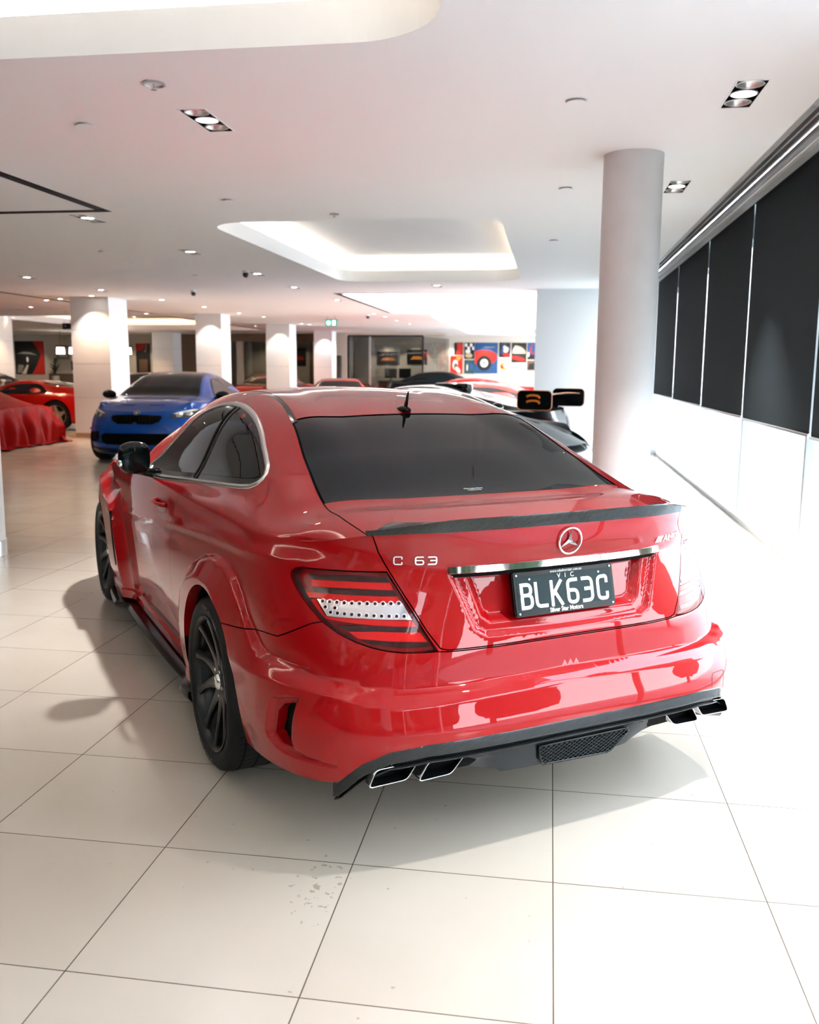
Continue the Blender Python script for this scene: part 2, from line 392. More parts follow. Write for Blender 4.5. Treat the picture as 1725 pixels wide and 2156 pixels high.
o=mesh('ceiling',Vc,Fc,M['ceil'],smooth=False);tag(o,kind='structure')
bm=bmesh.new()
for s_ in slots: 
    a0,a1,b0,b1=s_[0]-.001,s_[1]+.001,s_[2]-.001,s_[3]+.001
    for q in ((a0-.004,a0,b0,b1),(a1,a1+.004,b0,b1),(a0,a1,b0-.004,b0),(a0,a1,b1,b1+.004)): box(bm,*q,ZC-.002,ZC+.10)
    box(bm,a0,a1,b0,b1,ZC+.06,ZC+.10)
tag(boxo('ceiling_sky_block',XL-.3,XR+.4,YN-.3,YF+.3,3.75,3.95,M['slot']),kind='structure')  # unseen cover added to keep sky light from leaking in above
o=bobj('trim_1',bm,M['slot']);tag(o,kind='structure')
bm=bmesh.new()
for s_ in slots:
    for k in (1,2):
        if s_[1]-s_[0]<s_[3]-s_[2]:
            w_=(s_[1]-s_[0]);x=s_[0]+w_*k/3;box(bm,x-.004,x+.004,s_[2],s_[3],ZC-.001,ZC+.02)
        else:
            w_=(s_[3]-s_[2]);y=s_[2]+w_*k/3;box(bm,s_[0],s_[1],y-.004,y+.004,ZC-.001,ZC+.02)
o=bobj('trim_2',bm,M['black']);tag(o,kind='structure')
# white raft between the slots; emission stands in for light reflected off it
M['raft']=mat('painted_glow_raft',(1,1,1),.6,emis=(1,1,1),es=1.5)
o=boxo('painted_glow_raft',-4.02,.9,17.6,23.28,ZC-.02,ZC-.004,M['raft']);tag(o,'large white panel in the far ceiling, its reflected brightness painted as glow, edged by dark slots','ceiling panel')
# coffer cove lights hidden on the ledge
for i,(x0,x1,y0,y1,d) in enumerate(coff):
    for (a,b2,c_,d_) in [(x0-.1,y0,x0-.1,y1),(x1+.1,y0,x1+.1,y1),(x0,y0-.1,x1,y0-.1),(x0,y1+.1,x1,y1+.1)]:
        ln=math.hypot(c_-a,d_-b2)-.3;l=bpy.data.lights.new('cove_tube_light','AREA');l.shape='RECTANGLE';l.size=ln;l.size_y=.05;l.energy=ln*(1.1 if i else 2.2);l.color=(1,.86,.70) if i<3 else (1,.62,.36)
        k=bpy.data.objects.new('cove_tube_light',l);COL.objects.link(k);k.location=((a+c_)/2,(b2+d_)/2,ZC+d*.62+.03);k.rotation_euler=(PI,0,math.atan2(d_-b2,c_-a))
# right-hand window wall: grille, pelmet, blinds, glazing
for i,(x0,x1,z0,z1,mm) in enumerate([(1.35,1.39,2.915,2.95,'alupaint'),(1.39,1.53,2.96,2.99,'slot'),(1.53,1.565,2.905,2.95,'alupaint'),(1.565,1.60,2.93,2.96,'ceil'),(1.60,1.66,2.90,2.96,'alupaint'),(1.66,2.05,2.965,3.0,'ceil')]):
    o=boxo('trim_%d'%(3+i),x0,x1,YN,YF,z0,z1,M[mm]);tag(o,kind='structure')
bm=bmesh.new()
for x in (1.427,1.475): box(bm,x-.007,x+.007,YN,YF,2.915,2.955)
tag(bobj('trim_9',bm,M['alupaint']),kind='structure')
tag(boxo('wall_right',1.92,2.05,YN,YF,2.78,3.0,M['wall']),kind='structure')
tag(boxo('trim_10',1.90,1.99,YN,YF,-.02,.05,M['wall']),kind='structure')
YW=16.75
ys=[-4.5,-2.15,.2,2.55,4.9,7.25,9.6,11.95,14.3,16.65]
for i,(a,b2) in enumerate(zip(ys[:-1],ys[1:])):
    o=boxo('window_%d'%(i+1),1.945,1.955,a+.02,b2-.02,.05,2.78,M['glasswin']);tag(o,kind='structure')
    bm=bmesh.new();box(bm,1.92,1.98,b2-.025,b2+.025,.05,2.78);bobj('window_frame',bm,M['alupaint'],o)
# blinds
bj=[4.0,6.31,8.5,10.8,13.28,15.7];labs=['nearest, cut by the right frame edge','second from the camera','third from the camera','fourth from the camera','farthest, just beside the white round column']
bj=[1.9+2.3*0+2.15,6.31,8.5,10.8,13.28,15.75]
for i in range(5):
    a,b2=bj[i]+.045,bj[i+1]-.012
    zb=1.075+.012*i;e_=empty('roller_blind',(1.70,(a+b2)/2,0));tag(e_,'dark charcoal roller blind, '+labs[i],'blind','charcoal roller blinds')
    hy=(b2-a)/2;bm=bmesh.new();box(bm,-.0015,.0015,-hy,hy,zb,2.955);bobj('fabric',bm,M['blind'],e_)
    bm=bmesh.new();box(bm,-.012,.012,-hy,hy,zb-.022,zb);bevel(bm,.004);bobj('bottom_rail',bm,M['alu'],e_,True)
    bm=bmesh.new();cyl(bm,(0,-hy,2.945),.02,2*hy,16,axis='Y');bobj('roller_tube',bm,M['black'],e_,True)
# end wall on the right with its return
tag(boxo('wall_right_end',-.30,1.92,YW,YW+.35,0,ZC,M['wall']),kind='structure')
tag(boxo('baseboard_right_end',-.305,1.92,YW-.012,YW,0,.1,M['alupaint']),kind='structure')
tag(boxo('wall_far',XL,XR,YF,YF+.2,0,ZC+.1,M['wallwarm']),kind='structure')
tag(boxo('wall_left',XL-.2,XL,YN,YF,0,ZC+.1,M['wallwarm']),kind='structure')
# glazed front behind the camera; unseen sill and solid wall added to cut low light
gx=[-6.2,-4.2,-2.2,-.2,XR]
tag(boxo('wall_front_sill',-6.2,XR,YN-.1,YN+.05,0,.9,M['walldark']),kind='structure')
tag(boxo('wall_front',XL,-6.2,YN-.2,YN,0,ZC+.1,M['walldark']),kind='structure')
for i,(a,b2) in enumerate(zip(gx[:-1],gx[1:])):
    o=boxo('window_%d'%(20+i),a+.02,b2-.02,YN-.01,YN,.9,2.85,M['glasswin']);tag(o,kind='structure')
    bm=bmesh.new();box(bm,b2-.03,b2+.03,YN-.04,YN+.03,0,2.92);bobj('window_frame',bm,M['alupaint'],o)
# ------------------------------------------------------------------ columns
def rcol(x,y,r,label,kick):
    e_=empty('round_column',(x,y,0));tag(e_,label,'column')
    lathe('shaft',[(r,.0 if not kick else .12),(r,ZC)],M['colrender'],e_,64)
    if kick: lathe('base_ring',[(r+.006,.0),(r+.006,.12),(r,.124)],M['alu'],e_,64)
rcol(.505,6.55,.198,'white rendered round column beside the window blinds',False)
rcol(-4.46,6.5,.2,'white round column with metal foot ring at the left edge of the view',True)
def scol(x0,y0,wx,wy,label,grp=None):
    e_=empty('square_column',(x0+wx/2,y0+wy/2,0));tag(e_,label,'column',grp)
    zj=[.1,.85,1.55,2.25,ZC]
    for k in range(4):
        bm=bmesh.new();box(bm,-wx/2,wx/2,-wy/2,wy/2,zj[k]+.004,zj[k+1]-(.004 if k<3 else -.0));bobj('cladding_panel',bm,M['col'],e_)
    bm=bmesh.new();box(bm,-wx/2+.008,wx/2-.008,-wy/2+.008,wy/2-.008,0,ZC);bobj('core',bm,M['alupaint'],e_)
    bm=bmesh.new();box(bm,-wx/2-.004,wx/2+.004,-wy/2-.004,wy/2+.004,0,.1);bobj('skirting',bm,M['tan'],e_)
    return e_
M['tan']=mat('tan_skirting',(.45,.28,.16),.5)
lab=['nearest and widest square white column, standing left of the blue car','second square white column, behind the roof of the blue car','third square white column along the row, behind the red coupe roof','fourth square white column, the farthest of the row']
SQ=[(-9.95,18.05,.85,.85),(-9.5,23.75,.72,.72),(-9.3,29.3,.80,.80),(-9.1,34.7,.72,.72)]
for (x,y,a,b2),l in zip(SQ,lab): scol(x,y,a,b2,l)
scol(-16.3,36.0,.9,.9,'pale square column standing before the far offices')
scol(-17.3,25.6,.8,.8,'square white column behind the cloth covered car at the left')
# ------------------------------------------------------------------ ceiling fixtures
def trifix(x,y,label,lit=1):
    e_=empty('recessed_downlight',(x,y,ZC));tag(e_,label,'downlight','triple recessed downlights')
    bm=bmesh.new()
    for a in ((-.083,-.075,-.248,.248),(.075,.083,-.248,.248),(-.075,.075,-.248,-.24),(-.075,.075,.24,.248)): box(bm,a[0],a[1],a[2],a[3],-.003,.001)
    bobj('frame',bm,M['ceil'],e_)
    V=[(-.075,-.24,0),(.075,-.24,0),(.075,.24,0),(-.075,.24,0),(-.075,-.24,.09),(.075,-.24,.09),(.075,.24,.09),(-.075,.24,.09)]
    mesh('housing',V,[(0,1,5,4),(1,2,6,5),(2,3,7,6),(3,0,4,7),(4,5,6,7)],M['slot'],e_,False)
    for k,yy in enumerate((-.16,0,.16)):
        l_=lathe('lamp',[(.069,.008),(.072,.002),(.066,-.001),(.060,.006),(.052,.022),(.03,.032),(0.0005,.034)],[M['alupaint'],M['dish']],e_,32,loc=(0,yy,0),mis=[0,0,0,1,1,1])
        if k==1 or lit>1:
            lathe('lamp_lens',[(.058,.004),(.0005,.003)],M['lampw'],l_,32,loc=(0,yy,0))
places=['nearest on the left of the ceiling','nearest on the right, above the dark blinds','in the ceiling just right of the round column','beside the tip of the dark ceiling slot at the left','in the left ceiling, beyond the slot tip','left of the shallow ceiling recess, in the same row','in the row towards the exit sign','above the widest square column, in the far left ceiling','just before the bright ceiling panel','in the far left ceiling, first of two','in the far left ceiling, hidden towards the slot','beyond the ceiling camera, far back in the row','past the bright panel edge','above the main car, added out of view to brighten the floor, first','above the viewer, added out of view to brighten the floor, second']
for (x,y),p in zip(trip,places): trifix(x,y,'triple recessed downlight '+p)
def small(x,y,z=ZC,r=.055,m='lamp',name='round_downlight'):
    e_=bpy.data.objects.new(name,SM.get(m) or SM.setdefault(m,small_mesh(m)));COL.objects.link(e_);e_.location=(x,y,z);e_.scale=(r/.055,r/.055,1);return e_
SM={}
def small_mesh(m):
    o=lathe('x',[(.068,.0),(.068,-.006),(.058,-.008),(.052,-.004),(.0005,-.006)],[M['ceil'],M[m]],None,24,mis=[0,0,0,1]);me=o.data;bpy.data.objects.remove(o);return me
dl=[(-10.95,18.88),(-10.41,18.5),(-16.52,26.1),(-15.94,25.59),(-10.83,23.63),(-8.29,18.87),(-8.21,21.11),(-9.98,25.0),(-8.18,23.49),(-8.06,25.2),(-10.06,30.56),(-11.91,25.17),(-4.65,23.9),(-4.58,25.2),(-4.59,27.2),(-4.51,29.3),(-4.33,37.3),(-8.01,34.72),(-7.67,35.14),(-7.99,29.0),(-7.9,29.6),(-9.56,34.0),(-16.12,35.0),(-9.3,17.75),(-12.6,21.),(-13.8,28.5),(-21.,30.),(-20.,24.)]
for i,(x,y) in enumerate(dl):
    tag(small(x,y),'small round lit spotlight in the far left ceiling','downlight','small round ceiling spotlights')
for i,((x,y),z_) in enumerate(zip([(-1.67,8.95),(-1.67,11.29),(-1.56,28.92),(-1.97,26.0)],[.40,.40,.42,.42])):
    o=small(x,y,ZC+z_,.07,'lampw');tag(o,['small lit downlight inside the middle ceiling recess, near its front edge','small lit downlight inside the middle ceiling recess, deeper in','tiny lit downlight inside the farthest ceiling recess','tiny lit downlight at the front of the farthest ceiling recess'][i],'downlight')
for (x,y),l in [((-1.67,10.09),'larger round grey speaker in the recessed middle ceiling'),((-1.67,10.82),'smaller round grey speaker beyond it in the recessed middle ceiling')]:
    o=lathe('ceiling_speaker',[(.10,0),(.10,-.008),(.092,-.012),(.0005,-.012)],M['wall'],None,32,loc=(x,y,ZC+.4));tag(o,l,'speaker')
for i,((x,y),l) in enumerate([((-2.80,5.36),'flat round white cover disc in the ceiling, left of the nearest triple fitting'),((.09,5.23),'thin round white cover disc in the ceiling, right of the picture centre'),((-2.8,7.82),'small round cover disc in the ceiling before the middle recess'),((.07,7.62),'faint white cover disc left of the round column head'),((-5.6,11.02),'small white cover disc in the left ceiling'),((-5.54,13.93),'small white cover disc far in the left ceiling'),((-2.26,11.24),'tiny cover disc in the middle ceiling recess'),((-.01,10.55),'faint cover disc right of the middle ceiling recess')]):
    z_=ZC+(.4 if i==6 else 0);e_=lathe('sprinkler_cover',[(.035,.003),(.035,-.008),(.055,-.010),(.055,-.014),(.0005,-.016)],M['ceil'],None,32,loc=(x,y,z_));tag(e_,l,'ceiling disc')
e_=empty('fire_sprinkler',(-2.05,4.66,ZC));tag(e_,'round recessed sprinkler head with a small dangling part above the nearest triple fitting','sprinkler')
lathe('rim',[(.055,.004),(.06,-.008),(.05,-.010),(.045,.0),(.0005,.004)],M['alupaint'],e_,32);bm=bmesh.new();cyl(bm,(0,0,-.03),.005,.03,10);cyl(bm,(0,0,-.032),.016,.003,16);bobj('deflector',bm,M['alu'],e_,True)
e_=empty('fire_sprinkler',(-2.05,8.61,ZC));tag(e_,'small sprinkler head just before the middle ceiling recess','sprinkler')
lathe('rim',[(.04,.004),(.045,-.008),(.0005,-.010)],M['alupaint'],e_,24);bm=bmesh.new();cyl(bm,(0,0,-.03),.005,.03,10);cyl(bm,(0,0,-.032),.016,.003,16);bobj('deflector',bm,M['alu'],e_,True)
def ccam(x,y,label,z=ZC):
    e_=empty('security_camera',(x,y,z));tag(e_,label,'camera')
    lathe('mount',[(.05,0),(.05,-.03),(.02,-.035)],M['wall'],e_,24)
    bm=bmesh.new();bmesh.ops.create_uvsphere(bm,u_segments=20,v_segments=12,radius=.045,matrix=Matrix.Translation((0,0,-.055)));bobj('dome',bm,M['black'],e_,True)
ccam(-4.55,13.4,'small dark dome camera beside a triple downlight on the left ceiling');ccam(-6.7,16.7,'dark dome camera on the left ceiling above the blue car');ccam(-4.9,24.4,'tiny dark dome camera far back under the ceiling');ccam(.86,16.55,'dark dome camera at the corner of wall and ceiling beside the round column')
# ------------------------------------------------------------------ daylight and lamps
W=bpy.data.worlds.new('daylight');SC.world=W;W.use_nodes=True;N=W.node_tree.nodes;L=W.node_tree.links;bg=N['Background']
tc=N.new('ShaderNodeTexCoord');sx=N.new('ShaderNodeSeparateXYZ');L.new(tc.outputs['Generated'],sx.inputs[0]);cr=N.new('ShaderNodeValToRGB')
cr.color_ramp.elements[0].position=.5;cr.color_ramp.elements[0].color=(.93,.96,1.0,1);cr.color_ramp.elements[1].position=1.;cr.color_ramp.elements[1].color=(.62,.78,1.0,1)
mr=N.new('ShaderNodeMapRange');mr.inputs['From Min'].default_value=-1;L.new(sx.outputs[2],mr.inputs[0]);L.new(mr.outputs[0],cr.inputs[0]);L.new(cr.outputs[0],bg.inputs[0]);bg.inputs[1].default_value=5.4
def area(name,loc,rot,sx_,sy,power,col=(1,1,1),portal=False):
    l=bpy.data.lights.new(name,'AREA');l.shape='RECTANGLE';l.size=sx_;l.size_y=sy;l.energy=power;l.color=col
    if portal: l.cycles.is_portal=True
    k=bpy.data.objects.new(name,l);COL.objects.link(k);k.location=loc;k.rotation_euler=rot;return k
def portal(loc,rot,sx_,sy): return area('window_portal',loc,rot,sx_,sy,1,portal=True)
#portal((1.99,6.2,1.4),(0,PI/2,0),2.9,21.5)
#portal(((XL+XR)/2,YN-.05,1.45),(PI/2,0,0),XR-XL,2.9)
def spot_(x,y,z,power,col,size=70,blend=.5,rad=.04,tx=0,ty=0):
    l=bpy.data.lights.new('downlight_beam','SPOT');l.energy=power;l.color=col;l.spot_size=math.radians(size);l.spot_blend=blend;l.shadow_soft_size=rad
    k=bpy.data.objects.new('downlight_beam',l);COL.objects.link(k);k.location=(x,y,z);d=Vector((tx,ty,-1));k.rotation_euler=d.to_track_quat('-Z','Y').to_euler();return k
for i,(x,y) in enumerate(trip):
    warm=(.97,.985,1.) if x>-3 else (1,.80,.58)
    spot_(x,y,ZC-.02,((90 if y<3 else 200) if x>-3 and y<9 else 110 if x>-3 else 42),warm,(80 if x>0 else 92),.8)
for x,y in dl: spot_(x,y,ZC-.03,42,(1,.58,.30),95,.7)
# lamps aimed down the columns
for (x,y,a,b2) in SQ:
    spot_(x+a*.6,y-.28,ZC-.04,26,(1,.93,.85),95,.5,.03);spot_(x+a+.28,y+b2*.4,ZC-.04,26,(1,.96,.92),95,.5,.03)
# forecourt outside
M['ground']=mat('pale_paving',(.62,.62,.60),.9)
M['asphalt']=mat('dark_asphalt',(.07,.07,.072),.9);M['lane']=mat('grey_paving',(.34,.34,.34),.9)
bm=bmesh.new();box(bm,-60,60,-60,YN-.3,-.3,-.06);tag(bobj('ground',bm,M['asphalt']),kind='structure')
M['foliage']=mat('dark_foliage',(.035,.06,.022),.9);M['bark']=mat('bark',(.08,.055,.04),.9);M['facade']=mat('dark_brick_facade',(.13,.10,.09),.85)
for i,(x,y,h) in enumerate([(-18,-15,7.5),(-11.,-12.5,6.5),(-5.,-16,7.5),(.5,-11.5,6.2),(7.,-15.5,7.5),(9.5,-8.5,7.0),(9.0,-2.6,7.4),(9.8,3.4,7.0)]):
    e_=empty('tree',(x,y,-.06));tag(e_,'leafy tree outside the glazing, behind the viewer','tree','street trees outside')
    bm=bmesh.new();cyl(bm,(0,0,0),.16,h*.5,10,.1);bobj('trunk',bm,M['bark'],e_,True)
    bm=bmesh.new()
    for k in range(16):
        r=random.uniform(.9,1.5);q=Vector((random.uniform(-1.7,1.7),random.uniform(-1.2,1.2),random.uniform(h*.28,h*.85)))
        g_=bmesh.ops.create_icosphere(bm,subdivisions=3,radius=r,matrix=Matrix.Translation(q))
        for v in g_['verts']: v.co=q+(v.co-q)*(1+.22*math.sin(v.co.x*7+k)*math.sin(v.co.y*6.3)*math.sin(v.co.z*8+2*k))
    bobj('crown',bm,M['foliage'],e_)
e_=boxo('building',-32,32,-34,-26,-.06,11,M['facade']);tag(e_,'long dark building behind the viewer, added unseen to block sky reflections','building')  # unseen block added to darken what the car's rear reflects
bm=bmesh.new();box(bm,2.1,40,YN-.3,4.3,-.3,-.06);tag(bobj('ground_lane',bm,M['lane']),kind='structure')
bm=bmesh.new();box(bm,2.1,40,4.3,70,-.3,-.06);tag(bobj('ground_side',bm,M['ground']),kind='structure')
# z, W, xr, nr, xf, nf
ROWS=[(.10,.83,-.93,4.2,3.55,3.6),(.20,.845,-.96,4.2,3.66,3.4),(.32,.872,-.985,4.2,3.70,3.2),(.42,.882,-.992,4.1,3.70,3.0),(.53,.888,-.965,3.9,3.68,2.8),(.65,.890,-.950,3.6,3.62,2.6),(.76,.886,-.930,3.2,3.52,2.5),(.85,.876,-.916,2.9,3.40,2.4),(.90,.865,-.913,2.8,3.30,2.4),(.955,.845,-.93,2.7,3.15,2.3),(1.0,.82,-.93,2.9,3.1,2.3),(1.03,.80,-.928,3.0,3.05,2.3)]
def taper(x): return 1-.030*sstep((x-1.6)/2.2)*1.2-.012*sstep((.4-x)/1.4)
low=Lower(ROWS,-.18,2.5,taper)
WR,WF=0.,2.765            # axle positions
def _arc(cx,cz,r,a0,a1,n=24): return [(cx+r*np.cos(np.radians(a)),cz+r*np.sin(np.radians(a))) for a in np.linspace(a0,a1,n)]
SX=lambda x,z=.6: low.s_of_x(x,z)
SY=lambda y,z: low.s_of_y(y,z)
def _sz(pts): return [(SX(x,z),z) for x,z in pts]
# raised flank: rear flare running on into the lower half of the bumper
CREASE=[(1.20,.500),(1.05,.520),(.87,.540),(.70,.529),(.60,.508),(.52,.500),(.31,.506),(0,.522),(-.3,.522)]
BR=[(1.90,-.2),(1.90,.35),(1.88,.48),(1.82,.60),(1.72,.668),(1.608,.70),(1.504,.717),(1.40,.715),(1.33,.687),(1.27,.640),(1.222,.590),(1.178,.540),(1.13,.516),(1.05,.521),(.962,.531),(.859,.542),(.766,.546),(.674,.540),(.60,.520),(.52,.507),(.31,.511),(0,.522),(-.3,.522),(-.3,-.2)]
BO=[(1.98,-.2),(1.98,.3),(1.97,.45),(1.93,.58),(1.84,.68),(1.72,.745),(1.6,.785),(1.48,.808),(1.38,.815),(1.28,.808),(1.20,.785),(1.13,.74),(1.06,.67),(1.00,.613),(.945,.592),(.835,.586),(.766,.578),(.691,.568),(.60,.553),(.5,.546),(.3,.548),(0,.556),(-.3,.556),(-.3,-.2)]
BF=_sz([(2.02,.1),(2.03,.40),(2.10,.58),(2.20,.70)]+_arc(2.765,.337,.47,125,0,20)+[(3.26,.1)])
def s2x(S,z): return low.base(S,z)[0][...,0]
CR_X=np.array([-.6,-.4,.1,.86,2.0,2.4]);CR_Z=np.array([.90,.888,.865,.802,.69,.66])
# recess for the number plate, in (y,z)
REC=[(.415,.885),(.345,.70),(.30,.677),(0,.672),(-.30,.677),(-.345,.70),(-.415,.885)]
REC2=[(.36,.885),(.312,.735),(.28,.712),(-.28,.712),(-.312,.735),(-.36,.885)]
# slot behind the rear wheel (s,z)
SLOT=[(.822,.478),(.768,.498),(.781,.441),(.787,.378),(.793,.347),(.833,.345),(.868,.368),(.848,.448)]
HOOK=[(.855,.492),(.80,.512),(.755,.518),(.765,.500),(.778,.441),(.784,.378),(.775,.352),(.72,.343),(.66,.335),(.66,.328),(.72,.325),(.80,.325),(.845,.330),(.885,.350),(.895,.37),(.875,.44)]
def disp(S,Z,p):
    P=np.stack([S,Z],-1);x,y=p[...,0],p[...,1]
    rs=sstep((.95-S)/.5)                       # 1 on the rear face
    dO=sdf(P,BO);dI=sdf(P,BR);t=np.where(dI>=0,1,np.where(dO<=0,0,dO/np.maximum(dO-dI,1e-6)))
    d=(.30*sstep(t/.22)+.70*t)*(.054*(1-rs)+.036*rs)
    t=np.clip((sdf(P,BF)+.11)/.11,0,1);d=np.maximum(d,t**1.8*.058)
    cz=np.interp(x,CR_X,CR_Z);k=np.clip(1-abs(Z-cz)/.035,0,1)**1.3*sstep((x+.75)/.25)*sstep((2.4-x)/.2);d=d+.0075*k
    back=x<-.5
    Q=np.stack([y,Z],-1)
    if back.any():
        a=np.where(back,sdf(Q,REC),-1);b=np.where(back,sdf(Q,REC2),-1)
        d=d-.018*sstep(a/.022)-.030*sstep(b/.03)
    h=sdf(P,HOOK);d=d-.020*sstep(h/.012)*(S<1.1)
    return d,0*d
low.disp=disp

def ztop(S): return crv([0,.35,.55,.64,.80,1.0,1.3,3.2,4.0,4.6,5.2,low.S],np.array([1.016,1.012,1.003,.994,.963,.947,.94,.935,.91,.86,.79,.76]),S)
def _st():
    L=lambda S: low.P(np.array([S]),np.array([ztop(S)]))[0]
    sx=lambda x: low.s_of_x(x,.94)
    S0=[0,.33,.637,.71,.79]
    st=[([L(v) for v in S0],.86)]
    def add(p,x,S=None): st.append((p,sx(x) if S is None else S))
    add([(-.68,0,1.043),(-.66,.33,1.038),(-.58,.637,1.02),(-.575,.70,1.008),(-.57,.765,.982)],-.53)
    add([(-.46,0,1.05),(-.45,.33,1.05),(-.396,.626,1.04),(-.385,.70,1.024),(-.37,.775,.992)],-.34)
    add([(-.12,0,1.187),(-.12,.31,1.18),(-.11,.585,1.157),(-.11,.66,1.13),(-.11,.772,1.025)],-.1)
    add([(.215,0,1.306),(.215,.28,1.300),(.19,.532,1.284),(.2,.62,1.235),(.2,.785,1.02)],.2)
    add([(.6,0,1.378),(.6,.27,1.372),(.6,.51,1.354),(.6,.60,1.305),(.6,.795,1.0)],.6)
    add([(1.,0,1.402),(1.,.27,1.394),(1.,.505,1.366),(1.,.607,1.308),(1.,.805,.985)],1.)
    add([(1.4,0,1.385),(1.4,.28,1.374),(1.4,.505,1.330),(1.4,.63,1.246),(1.4,.815,.97)],1.4)
    add([(1.60,0,1.348),(1.6,.29,1.335),(1.57,.53,1.265),(1.58,.665,1.165),(1.65,.82,.965)],1.65)
    add([(1.97,0,1.18),(1.95,.32,1.17),(1.88,.64,1.12),(1.86,.73,1.06),(1.85,.82,.955)],1.85)
    add([(2.35,0,1.0),(2.32,.36,1.0),(2.15,.70,.965),(2.1,.76,.955),(2.06,.81,.945)],2.05)
    add([(2.85,0,.95),(2.85,.33,.955),(2.8,.62,.935),(2.8,.70,.915),(2.8,.76,.90)],2.8)
    Sf=[low.S,low.S-.28,low.S-.55,low.S-.68,low.S-.8]
    st.append(([L(v) for v in Sf],low.S-1.0))
    return st
up=Upper(low,_st(),ztop)
# ------------------------------------------------------------------ red coupe
M['red']=paint('red_car_paint',(.33,.0,.002),.0,.45)
M['glassblk']=mat('tinted_car_glass',(.003,.007,.009),.0,0,0,.0,spec=.26)
M['carbon']=carbon('carbon_fibre',.22,120.)
M['gloss']=mat('gloss_black',(.004,.005,.006),.14,0,.1,.02,spec=.25)
M['inner']=mat('matte_black',(.003,.003,.0035),.8,spec=.1)
M['chrome']=mat('chrome',(.86,.87,.88),.05,1.)
M['satin']=mat('satin_aluminium',(.78,.77,.75),.22,1.)
M['rub']=mat('tyre_rubber',(.008,.008,.009),.6,spec=.2)
M['rubt']=mat('tyre_lettering',(.12,.115,.11),.6)
M['rim']=mat('gunmetal_wheel',(.022,.024,.026),.32,.5,.1,.2,spec=.3)
M['disc']=mat('brake_disc',(.05,.05,.052),.4,.8)
M['lred']=mat('red_lamp_plastic',(.62,.002,.002),.3,0,.1,spec=.15)
M['ldark']=mat('smoked_lamp_plastic',(.03,.004,.006),.2,0,.1,spec=.2)
M['lbase']=mat('deep_red_lamp_plastic',(.22,.002,.004),.3,0,.1,spec=.15)
M['lchr']=mat('lamp_chrome',(.75,.78,.80),.12,.95)
M['led']=mat('led_ring',(.92,.93,.95),.15,.3)
M['lens']=thin_glass('lamp_lens',(1,.93,.93),.55)
M['mesh']=mat('grille_mesh_metal',(.035,.045,.05),.35,.6)
HD=math.radians(35.42);OX,OY=-.4655,3.6331
def resample(poly,step): return dense(poly,step)
def offs(poly,d):
    """move a closed polygon outwards by d (inwards when negative)"""
    P=np.array(poly,float);a=np.roll(P,1,0);b=np.roll(P,-1,0)
    area_=.5*np.sum(P[:,0]*b[:,1]-b[:,0]*P[:,1]);sg=1 if area_>0 else -1
    t1=P-a;t2=b-P;t1/=np.linalg.norm(t1,axis=1)[:,None]+1e-12;t2/=np.linalg.norm(t2,axis=1)[:,None]+1e-12
    n1=np.stack([t1[:,1],-t1[:,0]],1)*sg;n2=np.stack([t2[:,1],-t2[:,0]],1)*sg
    n=n1+n2;l=np.maximum((n*n1).sum(1),.5)[:,None];return P+n/l*d
